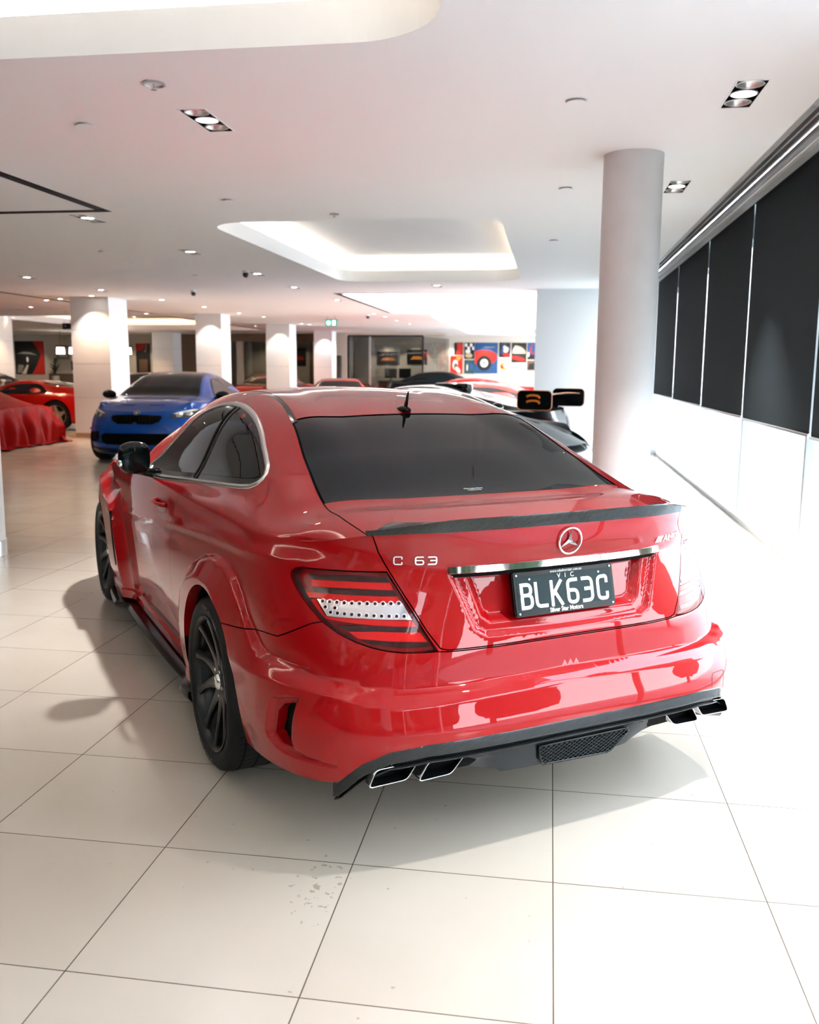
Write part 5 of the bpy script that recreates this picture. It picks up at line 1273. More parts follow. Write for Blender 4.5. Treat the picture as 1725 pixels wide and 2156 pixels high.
for s_ in (1,-1):
    hp=[(.50,.72),(.53,.765),(.62,.80),(.76,.835),(.83,.83),(.84,.79),(.80,.735),(.70,.705),(.58,.70)]
    h_=opatch('headlamp',lw,fpoly(lw,hp),.006,M['hld'],bm_,s_,.03)
    opatch('headlamp_trim',lw,fpoly(lw,[(.53,.765),(.62,.798),(.76,.832),(.82,.828),(.80,.808),(.70,.79),(.60,.765)]),.012,M['platetx'],h_,s_,.03)
    for yc,zc in ((.62,.745),(.735,.765)): opatch('headlamp_reflector',lw,fpoly(lw,[(yc+.045*math.cos(a),zc+.032*math.sin(a)) for a in np.linspace(0,2*PI,13)[:-1]]),.014,M['hl'],h_,s_,.03)
    opatch('kidney_grille',lw,fpoly(lw,[(.0,.705),(.0,.655),(.05,.615),(.27,.615),(.35,.65),(.40,.71),(.385,.742),(.07,.755),(.0,.745)]),.010,M['inner'],bm_,s_,.03)
    for k in range(7): opatch('grille_slat',lw,fpoly(lw,[(.065+.05*k,.645),(.073+.05*k,.645),(.073+.05*k,.735),(.065+.05*k,.735)]),.020,M['gloss'],bm_,s_,.03)
    opatch('side_intake',lw,fpoly(lw,[(.62,.50),(.83,.47),(.84,.42),(.80,.335),(.66,.335),(.60,.40)]),.006,M['inner'],bm_,s_,.03)
    opatch('bumper_blade',lw,fpoly(lw,[(.60,.56),(.84,.50),(.84,.525),(.62,.585)]),.022,M['blue'],bm_,s_,.03)
    opatch('lower_intake',lw,fpoly(lw,[(-.0,.475),(.50,.475),(.57,.43),(.54,.33),(.45,.30),(-.0,.30)]),.004,M['inner'],bm_,s_,.04)
    opatch('front_splitter',lw,fpoly(lw,[(0,.235),(.80,.235),(.84,.215),(.84,.185),(0,.185)]),.02,M['gloss'],bm_,s_,.04)
    e_=empty('wing_mirror',(1.95,s_*.98,1.03),0,bm_);bm=bmesh.new();bmesh.ops.create_uvsphere(bm,u_segments=16,v_segments=10,radius=1)
    for v in bm.verts: v.co=(v.co.x*.07,v.co.y*.12,v.co.z*.075)
    bobj('mirror_housing',bm,M['gloss'],e_,True);tube('mirror_arm',[(.02,-.16*s_,-.06),(.01,-.05*s_,-.03)],.02,M['gloss'],e_)
    # bonnet vents
    P_=[]
    pts=u.U(np.array([10.5,10.5,10.44,10.44]),np.array([.35,1.1,1.1,.35])) if s_ else 0
    mesh('bonnet_vent',[(p[0],s_*p[1],p[2]+.004) for p in pts],[(0,1,2,3)],M['inner'],bm_,False)
a=lw.S;P=lw.P(np.array([a]),np.array([.785]))[0];N_=lw.N(np.array([a-.01]),np.array([.785]))[0];N_[1]=0
bd_=empty('front_badge',tuple(P),0,bm_);nv=Vector(N_).normalized();rm=Vector((0,0,1)).rotation_difference(nv).to_matrix().to_4x4()
bm=bmesh.new();bmesh.ops.create_cone(bm,cap_ends=True,segments=28,radius1=.042,radius2=.040,depth=.012,matrix=rm);bobj('badge_disc',bm,M['hld'],bd_,True)
bm=bmesh.new();bmesh.ops.create_cone(bm,cap_ends=True,segments=4,radius1=.026,radius2=.026,depth=.016,matrix=rm@Matrix.Rotation(PI/4,4,'Z'));bobj('badge_centre',bm,M['chrome'],bd_)
tube('badge_ring',[tuple(rm@Vector((.041*math.cos(q),.041*math.sin(q),.006))) for q in np.linspace(0,2*PI,29)[:-1]],.004,M['chrome'],bd_,6,True)
# red mid engined coupe, tail towards the column
M['red2']=paint('scarlet_car_paint',(.42,.002,.001),.0,.4);M['red3']=paint('orange_red_car_paint',(.52,.02,.004),.0,.4);M['blackp']=paint('black_car_paint',(.004,.005,.006),.0,.3);M['blackp'].node_tree.nodes['Principled BSDF'].inputs['Coat Weight'].default_value=.6
M['silverrim']=mat('silver_wheel',(.50,.40,.34),.35,.7)
fr_roof=[(-.95,.90,'d',.58),(-.5,.95,'d',.56),(.1,1.03,'d',.54),(.55,1.12,'g',.46),(.8,1.165,'g',.44),(1.05,1.17,'g',.44),(1.3,1.14,'g',.46),(1.75,.98,'g',.58),(2.05,.87,'d',.66),(2.7,.80,'d',.64)]
ms,lw,u=gen_car('sports_car','scarlet mid engined sports car with star shaped wheels behind the red cloth','car',(-11.47,20.85),PI,M['red2'],W=.95,xn=3.3,xt=-1.25,wb=2.45,H=1.17,zb=.80,zn=.60,zdk=.88,zh=.83,roof=fr_roof,rt=.345,ty_w=.24,rr=.245,wheel='star',flare=.015,wm=('rub','silverrim','silverrim'),dlo=[(.35,.87),(.45,.855),(1.0,.85),(1.55,.85),(1.40,.98),(1.15,1.06),(.9,1.07),(.6,1.05)])
for s_ in (1,-1):
    for y in (.66,.80):
        P=lw.P(lw.s_of_y(y,.72),.72);tube('tail_light',[(P[0]-.02,s_*P[1],.72),(P[0]+.05,s_*P[1],.72)],.055,M['ldark'],ms,16)
mesh('engine_cover',[tuple(p) for p in (u.U(np.array([2.2,2.2,4.2,4.2]),np.array([-.0,1.6,1.6,.0]))+[0,0,.012])]+[(p[0],-p[1],p[2]+.012) for p in u.U(np.array([2.2,4.2]),np.array([1.6,1.6]))],[(0,1,2,3),(4,0,3,5)],M['gloss'],ms,False)
# black supercar with a tall wing
sc_roof=[(-.80,.90,'d',.66),(-.3,.95,'d',.62),(.15,1.04,'d',.56),(.6,1.16,'g',.46),(.95,1.225,'g',.42),(1.4,1.235,'g',.42),(1.8,1.18,'g',.46),(2.2,1.01,'g',.60),(2.6,.87,'d',.68),(3.0,.78,'d',.66)]
sc,lw,u=gen_car('sports_car','black sports car with tall rear wing and orange endplate mark, before the grey wall','car',(-.78,14.95),math.atan2(.29,-.956),M['blackp'],W=.97,xn=3.7,xt=-1.05,wb=2.67,H=1.24,zb=.85,zn=.55,zdk=.89,zh=.84,roof=sc_roof,rt=.34,ty_w=.30,rr=.25,wheel='ten',flare=.03,step=.04,dlo=[(.75,.93),(.9,.90),(1.4,.885),(2.2,.88),(2.0,.96),(1.7,1.07),(1.4,1.11),(1.05,1.10),(.8,1.04)])
wg=empty('rear_wing',(-.80,0,1.03),0,sc)
V=[];F=[];ys=np.linspace(-.90,.90,25)
for y in ys:
    dz=.03*math.cos(y/.9*PI/2);
    for (x,z) in ((.20,.02),(.10,.055),(-.05,.07),(-.24,.085),(-.25,.075),(-.05,.045),(.10,.02)): V.append((x,y,z+dz))
for i in range(24):
    for j in range(7): F.append((i*7+j,i*7+(j+1)%7,(i+1)*7+(j+1)%7,(i+1)*7+j))
F+=[tuple(range(7)),tuple(24*7+j for j in range(7))[::-1]]
mesh('wing_blade',V,F,M['gloss'],wg)
M['orange']=mat('orange_accent',(.85,.20,.01),.4)
tube('wing_accent',[(-.245,y,.085+.03*math.cos(y/.9*PI/2)) for y in ys],.005,M['orange'],wg,6)
for s_ in (1,-1):
    pl=rrect(-.32,.22,-.15,.14,.07,5);bm=bmesh.new()
    v0=[bm.verts.new((x,s_*.90,z+.02)) for x,z in pl];v1=[bm.verts.new((x,s_*.925,z+.02)) for x,z in pl]
    bm.faces.new(v0 if s_<0 else v0[::-1]);bm.faces.new(v1[::-1] if s_<0 else v1)
    for i in range(len(pl)): bm.faces.new((v0[i],v0[(i+1)%len(pl)],v1[(i+1)%len(pl)],v1[i]))
    bmesh.ops.recalc_face_normals(bm,faces=bm.faces);ep=bobj('wing_endplate',bm,M['gloss'],wg)
    tube('endplate_edge',[(x,s_*.926,z+.02) for x,z in pl],.005,M['orange'],ep,6,True)
    # orange curved mark
    for zc in (.060,-.02):
        tube('endplate_mark',[(-.03+.10*math.cos(q),s_*.930,zc+.030*math.sin(q)) for q in np.linspace(.2,PI*(1.15),9)],.017,M['orange'],ep,6)
    bm=bmesh.new();box(bm,-.05,.14,s_*.34-.015,s_*.34+.015,-.30,.07);bobj('wing_support',bm,M['gloss'],wg)
    # side mirror / air scoop and tail fin
    e2=empty('wing_mirror',(1.95,s_*1.02,1.0),0,sc);bm=bmesh.new();bmesh.ops.create_uvsphere(bm,u_segments=16,v_segments=10,radius=1)
    for v in bm.verts: v.co=(v.co.x*.08,v.co.y*.11,v.co.z*.06)
    bobj('mirror_housing',bm,M['gloss'],e2,True)
    opatch('tail_panel',lw,[(lw.s_of_y(y,z),z) for y,z in [(.25,.76),(.75,.76),(.86,.70),(.84,.52),(.70,.44),(.30,.44)]],.006,M['ldark'],sc,s_,.04)
    opatch('side_glass_panel',lw,[(lw.s_of_x(x,.6),z) for x,z in [(.45,.78),(.95,.77),(1.6,.72),(1.9,.45),(1.5,.30),(.8,.34),(.5,.5)]],.006,M['glassblk'],sc,s_,.05)
bm=bmesh.new();box(bm,.55,1.15,-.14,.14,1.12,1.27);bevel(bm,.04,3);bobj('roof_scoop',bm,M['gloss'],sc,True)
tube('rear_diffuser_bar',[(-1.02,-.7,.32),(-1.06,0,.30),(-1.02,.7,.32)],.03,M['gloss'],sc)
lowsp=[(-.75,.88,'d',.64),(-.2,.93,'d',.60),(.2,1.04,'d',.56),(.65,1.17,'g',.48),(1.0,1.235,'g',.46),(1.35,1.245,'g',.46),(1.7,1.19,'g',.50),(2.15,1.00,'g',.64),(2.5,.90,'d',.68),(3.0,.80,'d',.64)]
sa,lwa,ua=gen_car('sports_car','black low sports car, nose to the right, between main roof and round column','car',(-2.82,12.49),math.atan2(-.47,.88),M['blackp'],W=.98,xn=3.62,xt=-1.0,wb=2.67,H=1.245,zb=.84,zn=.62,zdk=.88,zh=.87,roof=lowsp,rt=.34,ty_w=.30,rr=.25,wheel='ten',flare=.035,step=.04,xf_top=.45,nf=2.6,dlo=[(.30,.98),(.6,.90),(1.2,.885),(2.1,.88),(1.9,.98),(1.6,1.09),(1.25,1.13),(.9,1.12),(.5,1.05)])
for s_ in (1,-1):
    hb=opatch('headlamp',lwa,fpoly(lwa,[(.46,.60),(.52,.66),(.70,.73),(.86,.76),(.87,.68),(.80,.58),(.62,.54)]),.008,M['glassblk'],sa,s_,.03)
    opatch('headlamp_strip',lwa,fpoly(lwa,[(.50,.60),(.56,.64),(.74,.70),(.84,.72),(.83,.69),(.72,.66),(.58,.60)]),.014,M['hl'],hb,s_,.03)
    opatch('front_intake',lwa,fpoly(lwa,[(.40,.42),(.82,.44),(.84,.30),(.45,.26)]),.006,M['inner'],sa,s_,.04)
    e2=empty('wing_mirror',(1.85,s_*1.02,.98),0,sa);bm=bmesh.new();bmesh.ops.create_uvsphere(bm,u_segments=16,v_segments=10,radius=1)
    for v in bm.verts: v.co=(v.co.x*.07,v.co.y*.12,v.co.z*.07)
    bobj('mirror_housing',bm,M['gloss'],e2,True);tube('mirror_arm',[(0,-.20*s_,-.08),(0,-.05*s_,-.02)],.02,M['gloss'],e2)
# cars deeper in the hall
gen_car('sports_car','orange red coupe with dark windscreen showing above the main car roof, behind the blue car','car',(-6.35,27.2),-PI/2+.25,M['red3'],W=.95,xn=3.4,xt=-1.1,wb=2.6,H=1.22,zb=.84,zn=.62,zdk=.9,zh=.86,step=.08)
gen_car('sports_car','dark red low coupe half hidden behind the roof of the blue car','car',(-9.75,33.),-PI/2-.2,M['red2'],W=.95,xn=3.4,xt=-1.1,wb=2.6,H=1.27,zb=.86,zn=.65,zdk=.92,zh=.88,step=.08)
gen_car('sports_car','scarlet car tail showing between the third and fourth square columns','car',(-7.3,31.4),PI/2+.1,M['red2'],W=.95,xn=3.4,xt=-1.1,wb=2.6,H=1.17,zb=.86,zn=.65,zdk=.95,zh=.88,step=.08)
gen_car('car','black car parked before the dark office glass, its roof above the main car','car',(-5.2,34.5),.12,M['blackp'],W=.93,xn=3.5,xt=-1.0,wb=2.75,H=1.42,zb=.96,zdk=1.05,zh=1.0,step=.08)
gen_car('car','black sleek car between the widest square column and the blue car','car',(-12.2,28.4),-PI/2-.3,M['blackp'],W=.93,xn=3.5,xt=-1.0,wb=2.75,H=1.33,zb=.92,zdk=1.0,zh=.95,step=.08)
gen_car('sports_car','red coupe far left, its orange red roof beside the widest square column','car',(-13.6,33.5),-PI/2,M['red3'],W=.95,xn=3.4,xt=-1.1,wb=2.6,H=1.24,zb=.86,step=.08)
gen_car('car','black car behind the scarlet sports car at the far left','car',(-17.2,23.6),.1,M['blackp'],W=.93,xn=3.5,xt=-1.0,wb=2.75,H=1.40,zb=.95,step=.08)
r1,lw,u=gen_car('sports_car','orange red low car with white side stripe, in front of the poster wall','car',(-.55,19.6),PI-.12,M['red3'],W=.97,xn=3.5,xt=-1.1,wb=2.6,H=1.24,zb=.86,zn=.62,zdk=1.0,zh=.88,step=.06)
M['whitep']=mat('white_stripe_paint',(.85,.85,.85),.3,0,.5)
for s_ in (1,-1): opatch('side_stripe',lw,[(lw.s_of_x(x,.78),z) for x,z in [(-.8,.80),(3.0,.74),(3.0,.70),(-.8,.74)]],.006,M['whitep'],r1,s_,.06)
r2,lw,u=gen_car('race_car','scarlet race car with tail wing and white stripes, deepest before the poster wall','car',(-1.2,25.8),PI-.1,M['red2'],W=.97,xn=3.5,xt=-1.3,wb=2.6,H=1.26,zb=.90,zn=.62,zdk=1.02,zh=.88,step=.06)
bm=bmesh.new();box(bm,-1.30,-1.0,-.85,.85,1.22,1.26)
for y in (-.8,.8): box(bm,-1.28,-1.0,y-.02,y+.02,.9,1.24)
bobj('tail_wing',bm,M['red2'],r2)
# red satin cover thrown over a car at the left
def cover():
    nx,ny=110,90;V=[];F=[]
    X=np.linspace(0,1,nx);Y=np.linspace(-1,1,ny)
    for i,a in enumerate(X):
        for j,b in enumerate(Y):
            # a: 0 at the tail end (towards +x), 1 deep to the left ; unfolded sheet
            sx_=a*5.6-.95;sy=b*2.05
            hw=.98;top=.80+.42*sstep((sx_-.15)/1.5)+.03*math.sin(sx_*1.7)
            px_=-max(sx_,0);over=max(-sx_,0);side=max(abs(sy)-hw,0);py=math.copysign(min(abs(sy),hw),sy)
            drop=max(over*1.05,side*1.12);z=top*(1-.10*(abs(py)/hw)**3)-.12*sstep(1-sx_/.35)*(sx_>0)-drop
            fold=.045*math.sin(sy*9+sx_*3+.8*math.sin(sy*4))+.03*math.sin(sy*21+2*sx_)
            fold2=.045*math.sin(sx_*8.5+1.2*math.sin(sx_*3))+.028*math.sin(sx_*19+1.)
            k1=sstep(drop/.5)
            xx=px_+ (over>0)*(.05+.10*k1+fold*k1*1.4);yy=py+math.copysign(1,sy)*(side>0)*(.04+.12*k1+fold2*k1*1.4)
            if z<.012:
                ex=-z;z=.012+.03*abs(math.sin(sx_*13+sy*11))*(1 if ex<.5 else .3)
                if over*1.05>=side*1.12: xx+=ex*.55
                else: yy+=math.copysign(1,sy)*ex*.5
            V.append((xx,yy,z))
    for i in range(nx-1):
        for j in range(ny-1): F.append((i*ny+j,(i+1)*ny+j,(i+1)*ny+j+1,i*ny+j+1))
    m=mat('red_satin_cloth',(.30,.001,.001),.42,0,0,spec=.12)
    o=mesh('car_cover',V,F,m);o.location=(-9.78,15.75,0);tag(o,'glossy red cloth draped over a parked car to the floor, far left','car cover')
cover()
# ------------------------------------------------------------------ far walls, offices, pictures, signs
def cm(n,c,r=.5): 
    if n not in M: M[n]=mat(n,c,r)
    return M[n]
K_=cm('print_black',(.012,.012,.014));RD=cm('print_red',(.62,.02,.012));CR=cm('print_cream',(.80,.72,.62));BL=cm('print_blue',(.02,.09,.25));TE=cm('print_teal',(.02,.07,.09));OR=cm('print_orange',(.85,.28,.04));TN=cm('print_tan',(.62,.46,.27));GY=cm('print_grey',(.30,.30,.31));WH=cm('print_white',(.85,.84,.82));BR_=cm('print_brown',(.16,.09,.05))
def ell(cx,cz,rx,rz,a0=0,a1=360,n=24,rot=0):
    P=[(cx+rx*math.cos(math.radians(a)),cz+rz*math.sin(math.radians(a))) for a in np.linspace(a0,a1,n)];c_,s_=math.cos(rot),math.sin(rot)
    return [(cx+(x-cx)*c_-(z-cz)*s_,cz+(x-cx)*s_+(z-cz)*c_) for x,z in P]
def picture(name,x0,x1,z0,z1,Y,back,shapes,label,cat,group=None,frame=None,parent=None,fw_=.02):
    """flat print on a thin board facing -Y; shapes in unit coordinates"""
    w_,h_=x1-x0,z1-z0;e_=empty(name,((x0+x1)/2,Y,(z0+z1)/2),0,parent)
    if parent is None: tag(e_,label,cat,group)
    bm=bmesh.new();box(bm,-w_/2,w_/2,-.02,0,-h_/2,h_/2);bobj('board',bm,frame or back,e_)
    mg=fw_ if frame else 0
    fc=mesh('printed_face',[(-w_/2+mg,-.0215,-h_/2+mg),(w_/2-mg,-.0215,-h_/2+mg),(w_/2-mg,-.0215,h_/2-mg),(-w_/2+mg,-.0215,h_/2-mg)],[(0,1,2,3)],back,e_,False)
    for i,(m_,pl) in enumerate(shapes):
        # clip to the unit square
        P=[(min(max(x,.01),.99),min(max(z,.01),.99)) for x,z in pl]
        mesh('printed_shape',[((x-.5)*(w_-2*mg),-.0225-.0006*i,(z-.5)*(h_-2*mg)) for x,z in P],[tuple(range(len(P)))],m_,fc,False)
    return e_
SH={'dark':(K_,[(RD,[(.2,0),(.35,.5),(.3,.95),(.95,.95),(.95,.3),(.8,0)])],'top left poster, dark with a red car wing'),
'red':(RD,[(OR,[(.45,.95),(.95,.95),(.6,.65)]),(WH,ell(.4,.5,.22,.28)),(BR_,ell(.45,.42,.16,.18)),(CR,ell(.62,.22,.25,.14,rot=-.6))],'lower left poster, red with a pale figure'),
'check':(K_,[(WH,[(.05,.75),(.3,.75),(.3,.95),(.05,.95)]),(WH,[(.55,.75),(.8,.75),(.8,.95),(.55,.95)]),(WH,[(.3,.55),(.55,.55),(.55,.75),(.3,.75)]),(WH,[(.8,.55),(.97,.55),(.97,.75),(.8,.75)]),(WH,[(.12,.35),(.6,.35),(.6,.55),(.12,.55)]),(TN,ell(.45,.20,.38,.14))],'black poster with white checks over a tan shape'),
'teal':(TE,[(CR,ell(.3,.45,.08,.26)),(BL,[(.55,.3),(.9,.3),(.9,.75),(.55,.75)])],'small dark teal poster under the checked one'),
'wheel':(BL,[(RD,[(0,.30),(0,.72),(.3,.76),(.7,.74),(.93,.64),(.98,.5),(.86,.36),(.7,.32)]),(K_,ell(.42,.33,.32,.25)),(WH,ell(.42,.33,.17,.135)),(GY,ell(.42,.33,.07,.055)),(GY,[(.42,.84),(.86,.84),(.86,.87),(.42,.87)])],'largest poster, blue with a red car front and wheel'),
'figure':(K_,[(BL,[(.05,.3),(.4,.9),(.55,.95),(.3,.2)]),(WH,ell(.62,.5,.26,.2,rot=.5)),(RD,ell(.6,.18,.3,.13)),(CR,ell(.5,.68,.16,.12))],'poster with a pale figure on black and blue'),
'swirl':(WH,[(OR,ell(.45,.45,.38,.26)),(CR,ell(.62,.5,.24,.18)),(OR,[(.1,.8),(.9,.85),(.9,.93),(.1,.9)]),(RD,ell(.3,.4,.12,.1))],'white poster with orange swirls'),
'arc':(K_,[(TN,ell(.2,.45,.75,.42,0,90,14)+[(.05,.45)]),(CR,ell(.15,.5,.5,.3,0,90,14)+[(.05,.5)]),(RD,ell(.42,.20,.52,.10,rot=-.15))],'black poster with a cream arc above a red arc'),
'pale':(CR,[(GY,ell(.4,.5,.12,.25,rot=.3)),(GY,ell(.55,.6,.1,.08))],'small cream print with grey figure, left of a pair'),
'pale2':(CR,[(GY,ell(.5,.45,.1,.25,rot=-.2)),(GY,ell(.5,.75,.08,.08))],'small cream print with grey figure, right of a pair'),
'navy':(BL,[(K_,[(0,0),(.9,0),(.9,.2),(0,.4)]),(RD,ell(.55,.6,.3,.3)),(BL,ell(.62,.62,.22,.24)),(CR,ell(.12,.3,.08,.16))],'dark blue poster with red ring at the right end'),
'brown':(BR_,[(K_,[(.1,.1),(.9,.1),(.8,.8),(.2,.7)])],'small dark brown poster at the lower right end')}
for n_,(x0,x1,z0,z1) in [('dark',[-4.133, -3.758, 2.116, 2.632]),('red',[-4.294, -3.767, 1.316, 2.069]),('check',[-3.698, -3.274, 1.952, 2.633]),('teal',[-3.694, -3.263, 1.33, 1.901]),('wheel',[-3.255, -2.273, 1.347, 2.636]),('figure',[-2.208, -1.746, 2.037, 2.638]),('swirl',[-2.216, -1.725, 1.365, 2.0]),('arc',[-1.68, -1.061, 1.818, 2.631]),('pale',[-1.681, -1.377, 1.345, 1.779]),('pale2',[-1.357, -1.039, 1.348, 1.781]),('navy',[-1.016, -0.60, 1.941, 2.633]),('brown',[-1.018, -0.60, 1.485, 1.886])]:
    b_,s_,l_=SH[n_];picture('poster',x0,x1,z0,z1,YF-.0005,b_,s_,'%s on the far wall of posters'%l_,'poster','posters on the far wall')
picture('picture',-24.577,-23.064,1.09,2.661,YF-.0005,K_,[(RD,[(.62,.99),(.99,.99),(.99,.01),(.55,.01),(.75,.3),(.88,.6)]),(GY,[(.05,.62),(.3,.68),(.55,.66),(.75,.58),(.55,.61),(.3,.62)]),(GY,[(.05,.05),(.1,.3),(.3,.28),(.2,.05)]),(WH,ell(.42,.45,.035,.08)),(CR,[(.2,.02),(.4,.3),(.45,.28),(.35,.02)])],'large framed picture of a dark interior with red edge, far left wall','picture',None,WH)
picture('picture',-18.61,-17.939,1.134,2.572,YF-.0005,K_,[(RD,[(.02,.98),(.02,.75),(.5,.8),(.9,.98)]),(GY,[(.6,.72),(.75,.95),(.85,.95),(.7,.72)]),(BR_,[(.2,.1),(.8,.1),(.8,.5),(.2,.5)])],'tall dark picture right of the widest square column','picture')
picture('picture',-11.37,-10.69,1.589,2.37,YF-.0005,K_,[(RD,[(.1,.3),(.9,.35),(.8,.55),(.2,.5)])],'rounded dark picture with red car between square columns','picture')
picture('picture',-22.492,-21.849,1.811,2.452,YF-.0005,GY,[(CR,[(.2,.2),(.8,.2),(.8,.8),(.2,.8)])],'grey framed picture behind the pendant lamps','picture')
for (x0,x1,z0,z1),l_ in (((-7.512,-6.509,1.659,2.242),'dark wide picture with orange car inside the glass office, left one'),((-6.182,-5.31,1.687,2.329),'dark picture with wheel shape inside the glass office, right one')):
    picture('picture',x0,x1,z0,z1,YF-.0005,K_,[(OR,[(.15,.35),(.85,.35),(.7,.55),(.3,.55)]),(GY,[(.02,.7),(.98,.8),(.98,.85),(.02,.78)])],l_,'picture')
# glass office
M['brownpanel']=mat('brown_panel',(.20,.135,.09),.6);M['cream']=mat('cream_wall',(.62,.54,.45),.7)
e_=empty('glass_office',(-6.6,36.6,0));tag(e_,'dark framed glass office box left of the poster wall','office')
x0,x1=-8.17+6.6,-5.1+6.6
for a,b2,t_ in ((x0,x0+.9,1),(x0+.93,x1,1)):
    bm=bmesh.new();box(bm,a+.03,b2-.03,-.006,.006,.05,2.78);bobj('glass_pane',bm,M['glassdark'],e_)
for a in (x0,x0+.9,x1): bm=bmesh.new();box(bm,a-.03,a+.03,-.03,.03,0,2.80);bobj('mullion',bm,M['alupaint'] if a==x0+.9 else M['black'],e_)
bm=bmesh.new();box(bm,x0,x1,-.03,.03,2.78,2.84);bobj('head_rail',bm,M['black'],e_)
bm=bmesh.new();v=[bm.verts.new(p) for p in [(x1,0,.05),(x1+.75,2.7,.05),(x1+.75,2.7,2.78),(x1,0,2.78)]];bm.faces.new(v);bobj('side_pane',bm,M['glassdark'],e_)
tag(boxo('wall_office',-9.55,-8.2,36.5,36.7,0,ZC,M['cream']),kind='structure')
tag(boxo('wall_office_head',-8.2,-4.2,36.55,36.75,2.84,ZC,M['cream']),kind='structure')
tag(boxo('cabinet',-8.69,-8.40,35.95,36.45,0,2.02,M['black'],None,.03),'tall narrow black cabinet before the cream wall, right of the fourth square column','cabinet')
for (x,z,y,l_) in ((-6.7,1.143,38.3,'black computer screen inside the glass office, left one'),(-6.1,1.143,38.3,'black computer screen inside the glass office, right one'),(-20.2,1.353,37.,'black screen on the far left desk')):
    e_=empty('computer_screen',(x,y,z-.122));tag(e_,l_,'screen');bm=bmesh.new();box(bm,-.26,.26,-.02,.02,.10,.50);bobj('panel',bm,M['black'],e_)
    bm=bmesh.new();cyl(bm,(0,0,0),.02,.12,10);box(bm,-.12,.12,-.08,.08,.001,.012);bobj('stand',bm,M['black'],e_)
for (x,y,w_,z,l_) in ((-6.4,38.3,1.6,1.02,'long dark counter inside the glass office'),(-20.2,37.,2.4,1.23,'dark reception counter at the far left')):
    e_=empty('counter',(x,y,0));tag(e_,l_,'counter');bm=bmesh.new();box(bm,-w_/2,w_/2,-.35,.35,z-.04,z);bobj('counter_top',bm,M['cream'],e_);bm=bmesh.new();box(bm,-w_/2+.04,w_/2-.04,-.30,.30,0,z-.04);bobj('counter_front',bm,M['brownpanel'],e_)
# brown offices between the square columns
e_=empty('office_front',(-11.7,37.5,0));tag(e_,'brown tinted glass office front between the square columns','office')
for a,b2 in ((-1.9,-1.5),(-1.2,-.1),(.0,1.05),(1.1,1.85)):
    bm=bmesh.new();box(bm,a+.02,b2-.02,-.006,.006,.05,2.6);bobj('glass_pane',bm,M['glassdark'],e_)
for a in (-1.93,-1.35,-.05,1.07,1.88): bm=bmesh.new();box(bm,a-(.12 if a==-1.35 else .035),a+(.12 if a==-1.35 else .035),-.04,.04,0,2.66);bobj('mullion',bm,M['cream'],e_)
bm=bmesh.new();box(bm,-1.96,1.92,-.05,.05,2.6,2.92);bobj('head_panel',bm,M['brownpanel'],e_)
tag(boxo('wall_panel_1',-16.8,-13.9,38.2,38.4,0,ZC,M['brownpanel']),kind='structure')
tag(boxo('wall_panel_2',-10.4,-9.6,38.9,39.1,0,ZC,M['brownpanel']),kind='structure')
tag(boxo('wall_panel_3',-21.6,-17.1,38.9,39.39,2.55,ZC,M['cream']),kind='structure')
# pendants, plant, exit signs
for (x,l_) in ((-19.8,'left of two side by side'),(-19.25,'right of two side by side'),(-16.9,'single one right of the widest square column')):
    e_=empty('pendant_lamp',(x,35.,ZC));tag(e_,'glowing square pendant lamp at the far left, '+l_,'pendant lamp','glowing pendant lamps')
    bm=bmesh.new();cyl(bm,(0,0,-.66),.006,.66,6);bobj('cord',bm,M['black'],e_)
    bm=bmesh.new();bmesh.ops.create_cone(bm,cap_ends=True,segments=4,radius1=.17,radius2=.15,depth=.26,matrix=Matrix.Translation((0,0,-.79))@Matrix.Rotation(PI/4,4,'Z'));bobj('lamp_shade',bm,M['pend'] if 'pend' in M else mat('glowing_shade',(1,1,1),.5,emis=(1,.88,.72),es=3.2),e_)
e_=empty('potted_plant',(-20.88,36.4,0));tag(e_,'dark leafy plant in a pale tall pot at the far left','plant')
lathe('pot',[(.12,0),(.17,1.1),(.15,1.1),(.13,1.05)],M['cream'],e_,20)
bm=bmesh.new()
for k in range(46):
    a=random.uniform(0,2*PI);l=random.uniform(.25,.42);b=random.uniform(.2,1.4);d=Vector((math.cos(a)*math.cos(b),math.sin(a)*math.cos(b),math.sin(b)));s_=Vector((-d.y,d.x,0)).normalized()*.05;p=Vector((0,0,1.15+random.uniform(0,.45)))
    v=[bm.verts.new(q) for q in (p,p+d*l*.5+s_,p+d*l,p+d*l*.5-s_)];bm.faces.new(v)
bobj('leaves',bm,M['foliage'],e_)
M['exg']=mat('exit_sign_green',(.01,.22,.14),.5,emis=(.02,.45,.30),es=.5);M['exw']=mat('exit_sign_white',(.9,.95,.9),.5,emis=(.9,1,.95),es=1.2)
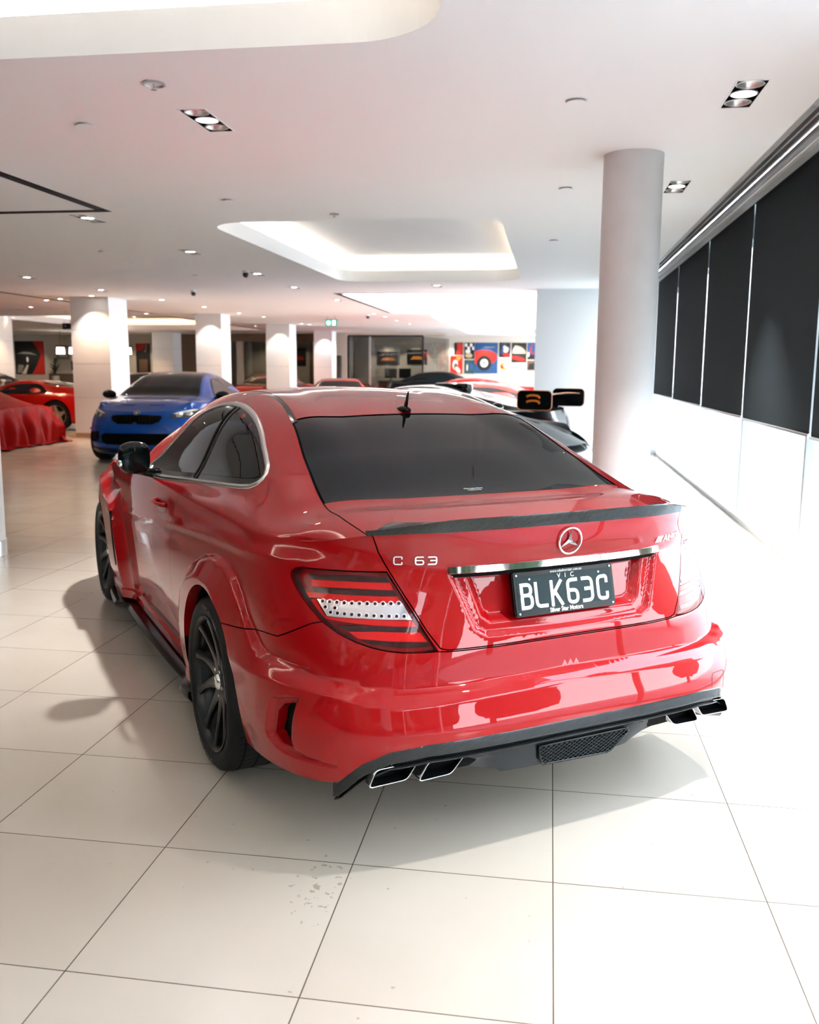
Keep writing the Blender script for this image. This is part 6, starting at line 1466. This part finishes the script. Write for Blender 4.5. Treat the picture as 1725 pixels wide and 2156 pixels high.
def exsign(x,y,lit,label):
    e_=empty('exit_sign',(x,y,ZC));tag(e_,label,'exit sign');bm=bmesh.new();box(bm,-.165,.165,-.02,.02,-.27,-.09);bobj('sign_body',bm,M['black'],e_);bm=bmesh.new()
    for a in (-.1,.1): cyl(bm,(a,0,-.09),.004,.09,6)
    bobj('hanger',bm,M['black'],e_)
    f=mesh('sign_face',[(-.155,-.0215,-.26),(.155,-.0215,-.26),(.155,-.0215,-.10),(-.155,-.0215,-.10)],[(0,1,2,3)],M['exg'] if lit else M['gloss'],e_,False)
    if lit:
        mesh('sign_arrow_disc',[(x_,-.0225,z_-.18) for x_,z_ in ell(-.075,0,.055,.055)],[tuple(range(24))],M['exw'],f,False)
        mesh('sign_arrow',[(-.11,-.0235,-.18),(-.075,-.0235,-.21),(-.075,-.0235,-.19),(-.045,-.0235,-.19),(-.045,-.0235,-.17),(-.075,-.0235,-.17),(-.075,-.0235,-.15)],[tuple(range(7))],M['exg'],f,False)
        mesh('sign_doorway',[(.04,-.0225,-.245),(.12,-.0225,-.245),(.12,-.0225,-.115),(.04,-.0225,-.115)],[(0,1,2,3)],M['exw'],f,False)
        mesh('sign_figure',[(.06,-.0235,-.24),(.075,-.0235,-.20),(.09,-.0235,-.235),(.10,-.0235,-.23),(.085,-.0235,-.18),(.10,-.0235,-.165),(.08,-.0235,-.14),(.06,-.0235,-.17),(.07,-.0235,-.19)],[tuple(range(9))],M['exg'],f,False)
    else:
        mesh('sign_mark',[(-.10,-.0225,-.21),(-.02,-.0225,-.21),(-.02,-.0225,-.15),(-.10,-.0225,-.15)],[(0,1,2,3)],BL,f,False)
exsign(-6.05,25.,True,'lit green exit sign with arrow and doorway hanging from the ceiling');exsign(-15.0,27.,False,'unlit dark exit sign hanging left of the widest square column')
# wall wash in the far offices
for x in (-7.0,-5.8,-4.3,-2.8,-1.4): spot_(x,YF-.7,ZC-.05,45,(1,.84,.66),80,.6,.04,0,.35)
for x in (-14.8,-12.4,-10.9,-20.5,-23.8,-18.3): spot_(x,YF-1.2,ZC-.05,25,(1,.78,.56),90,.7,.04,0,.4)
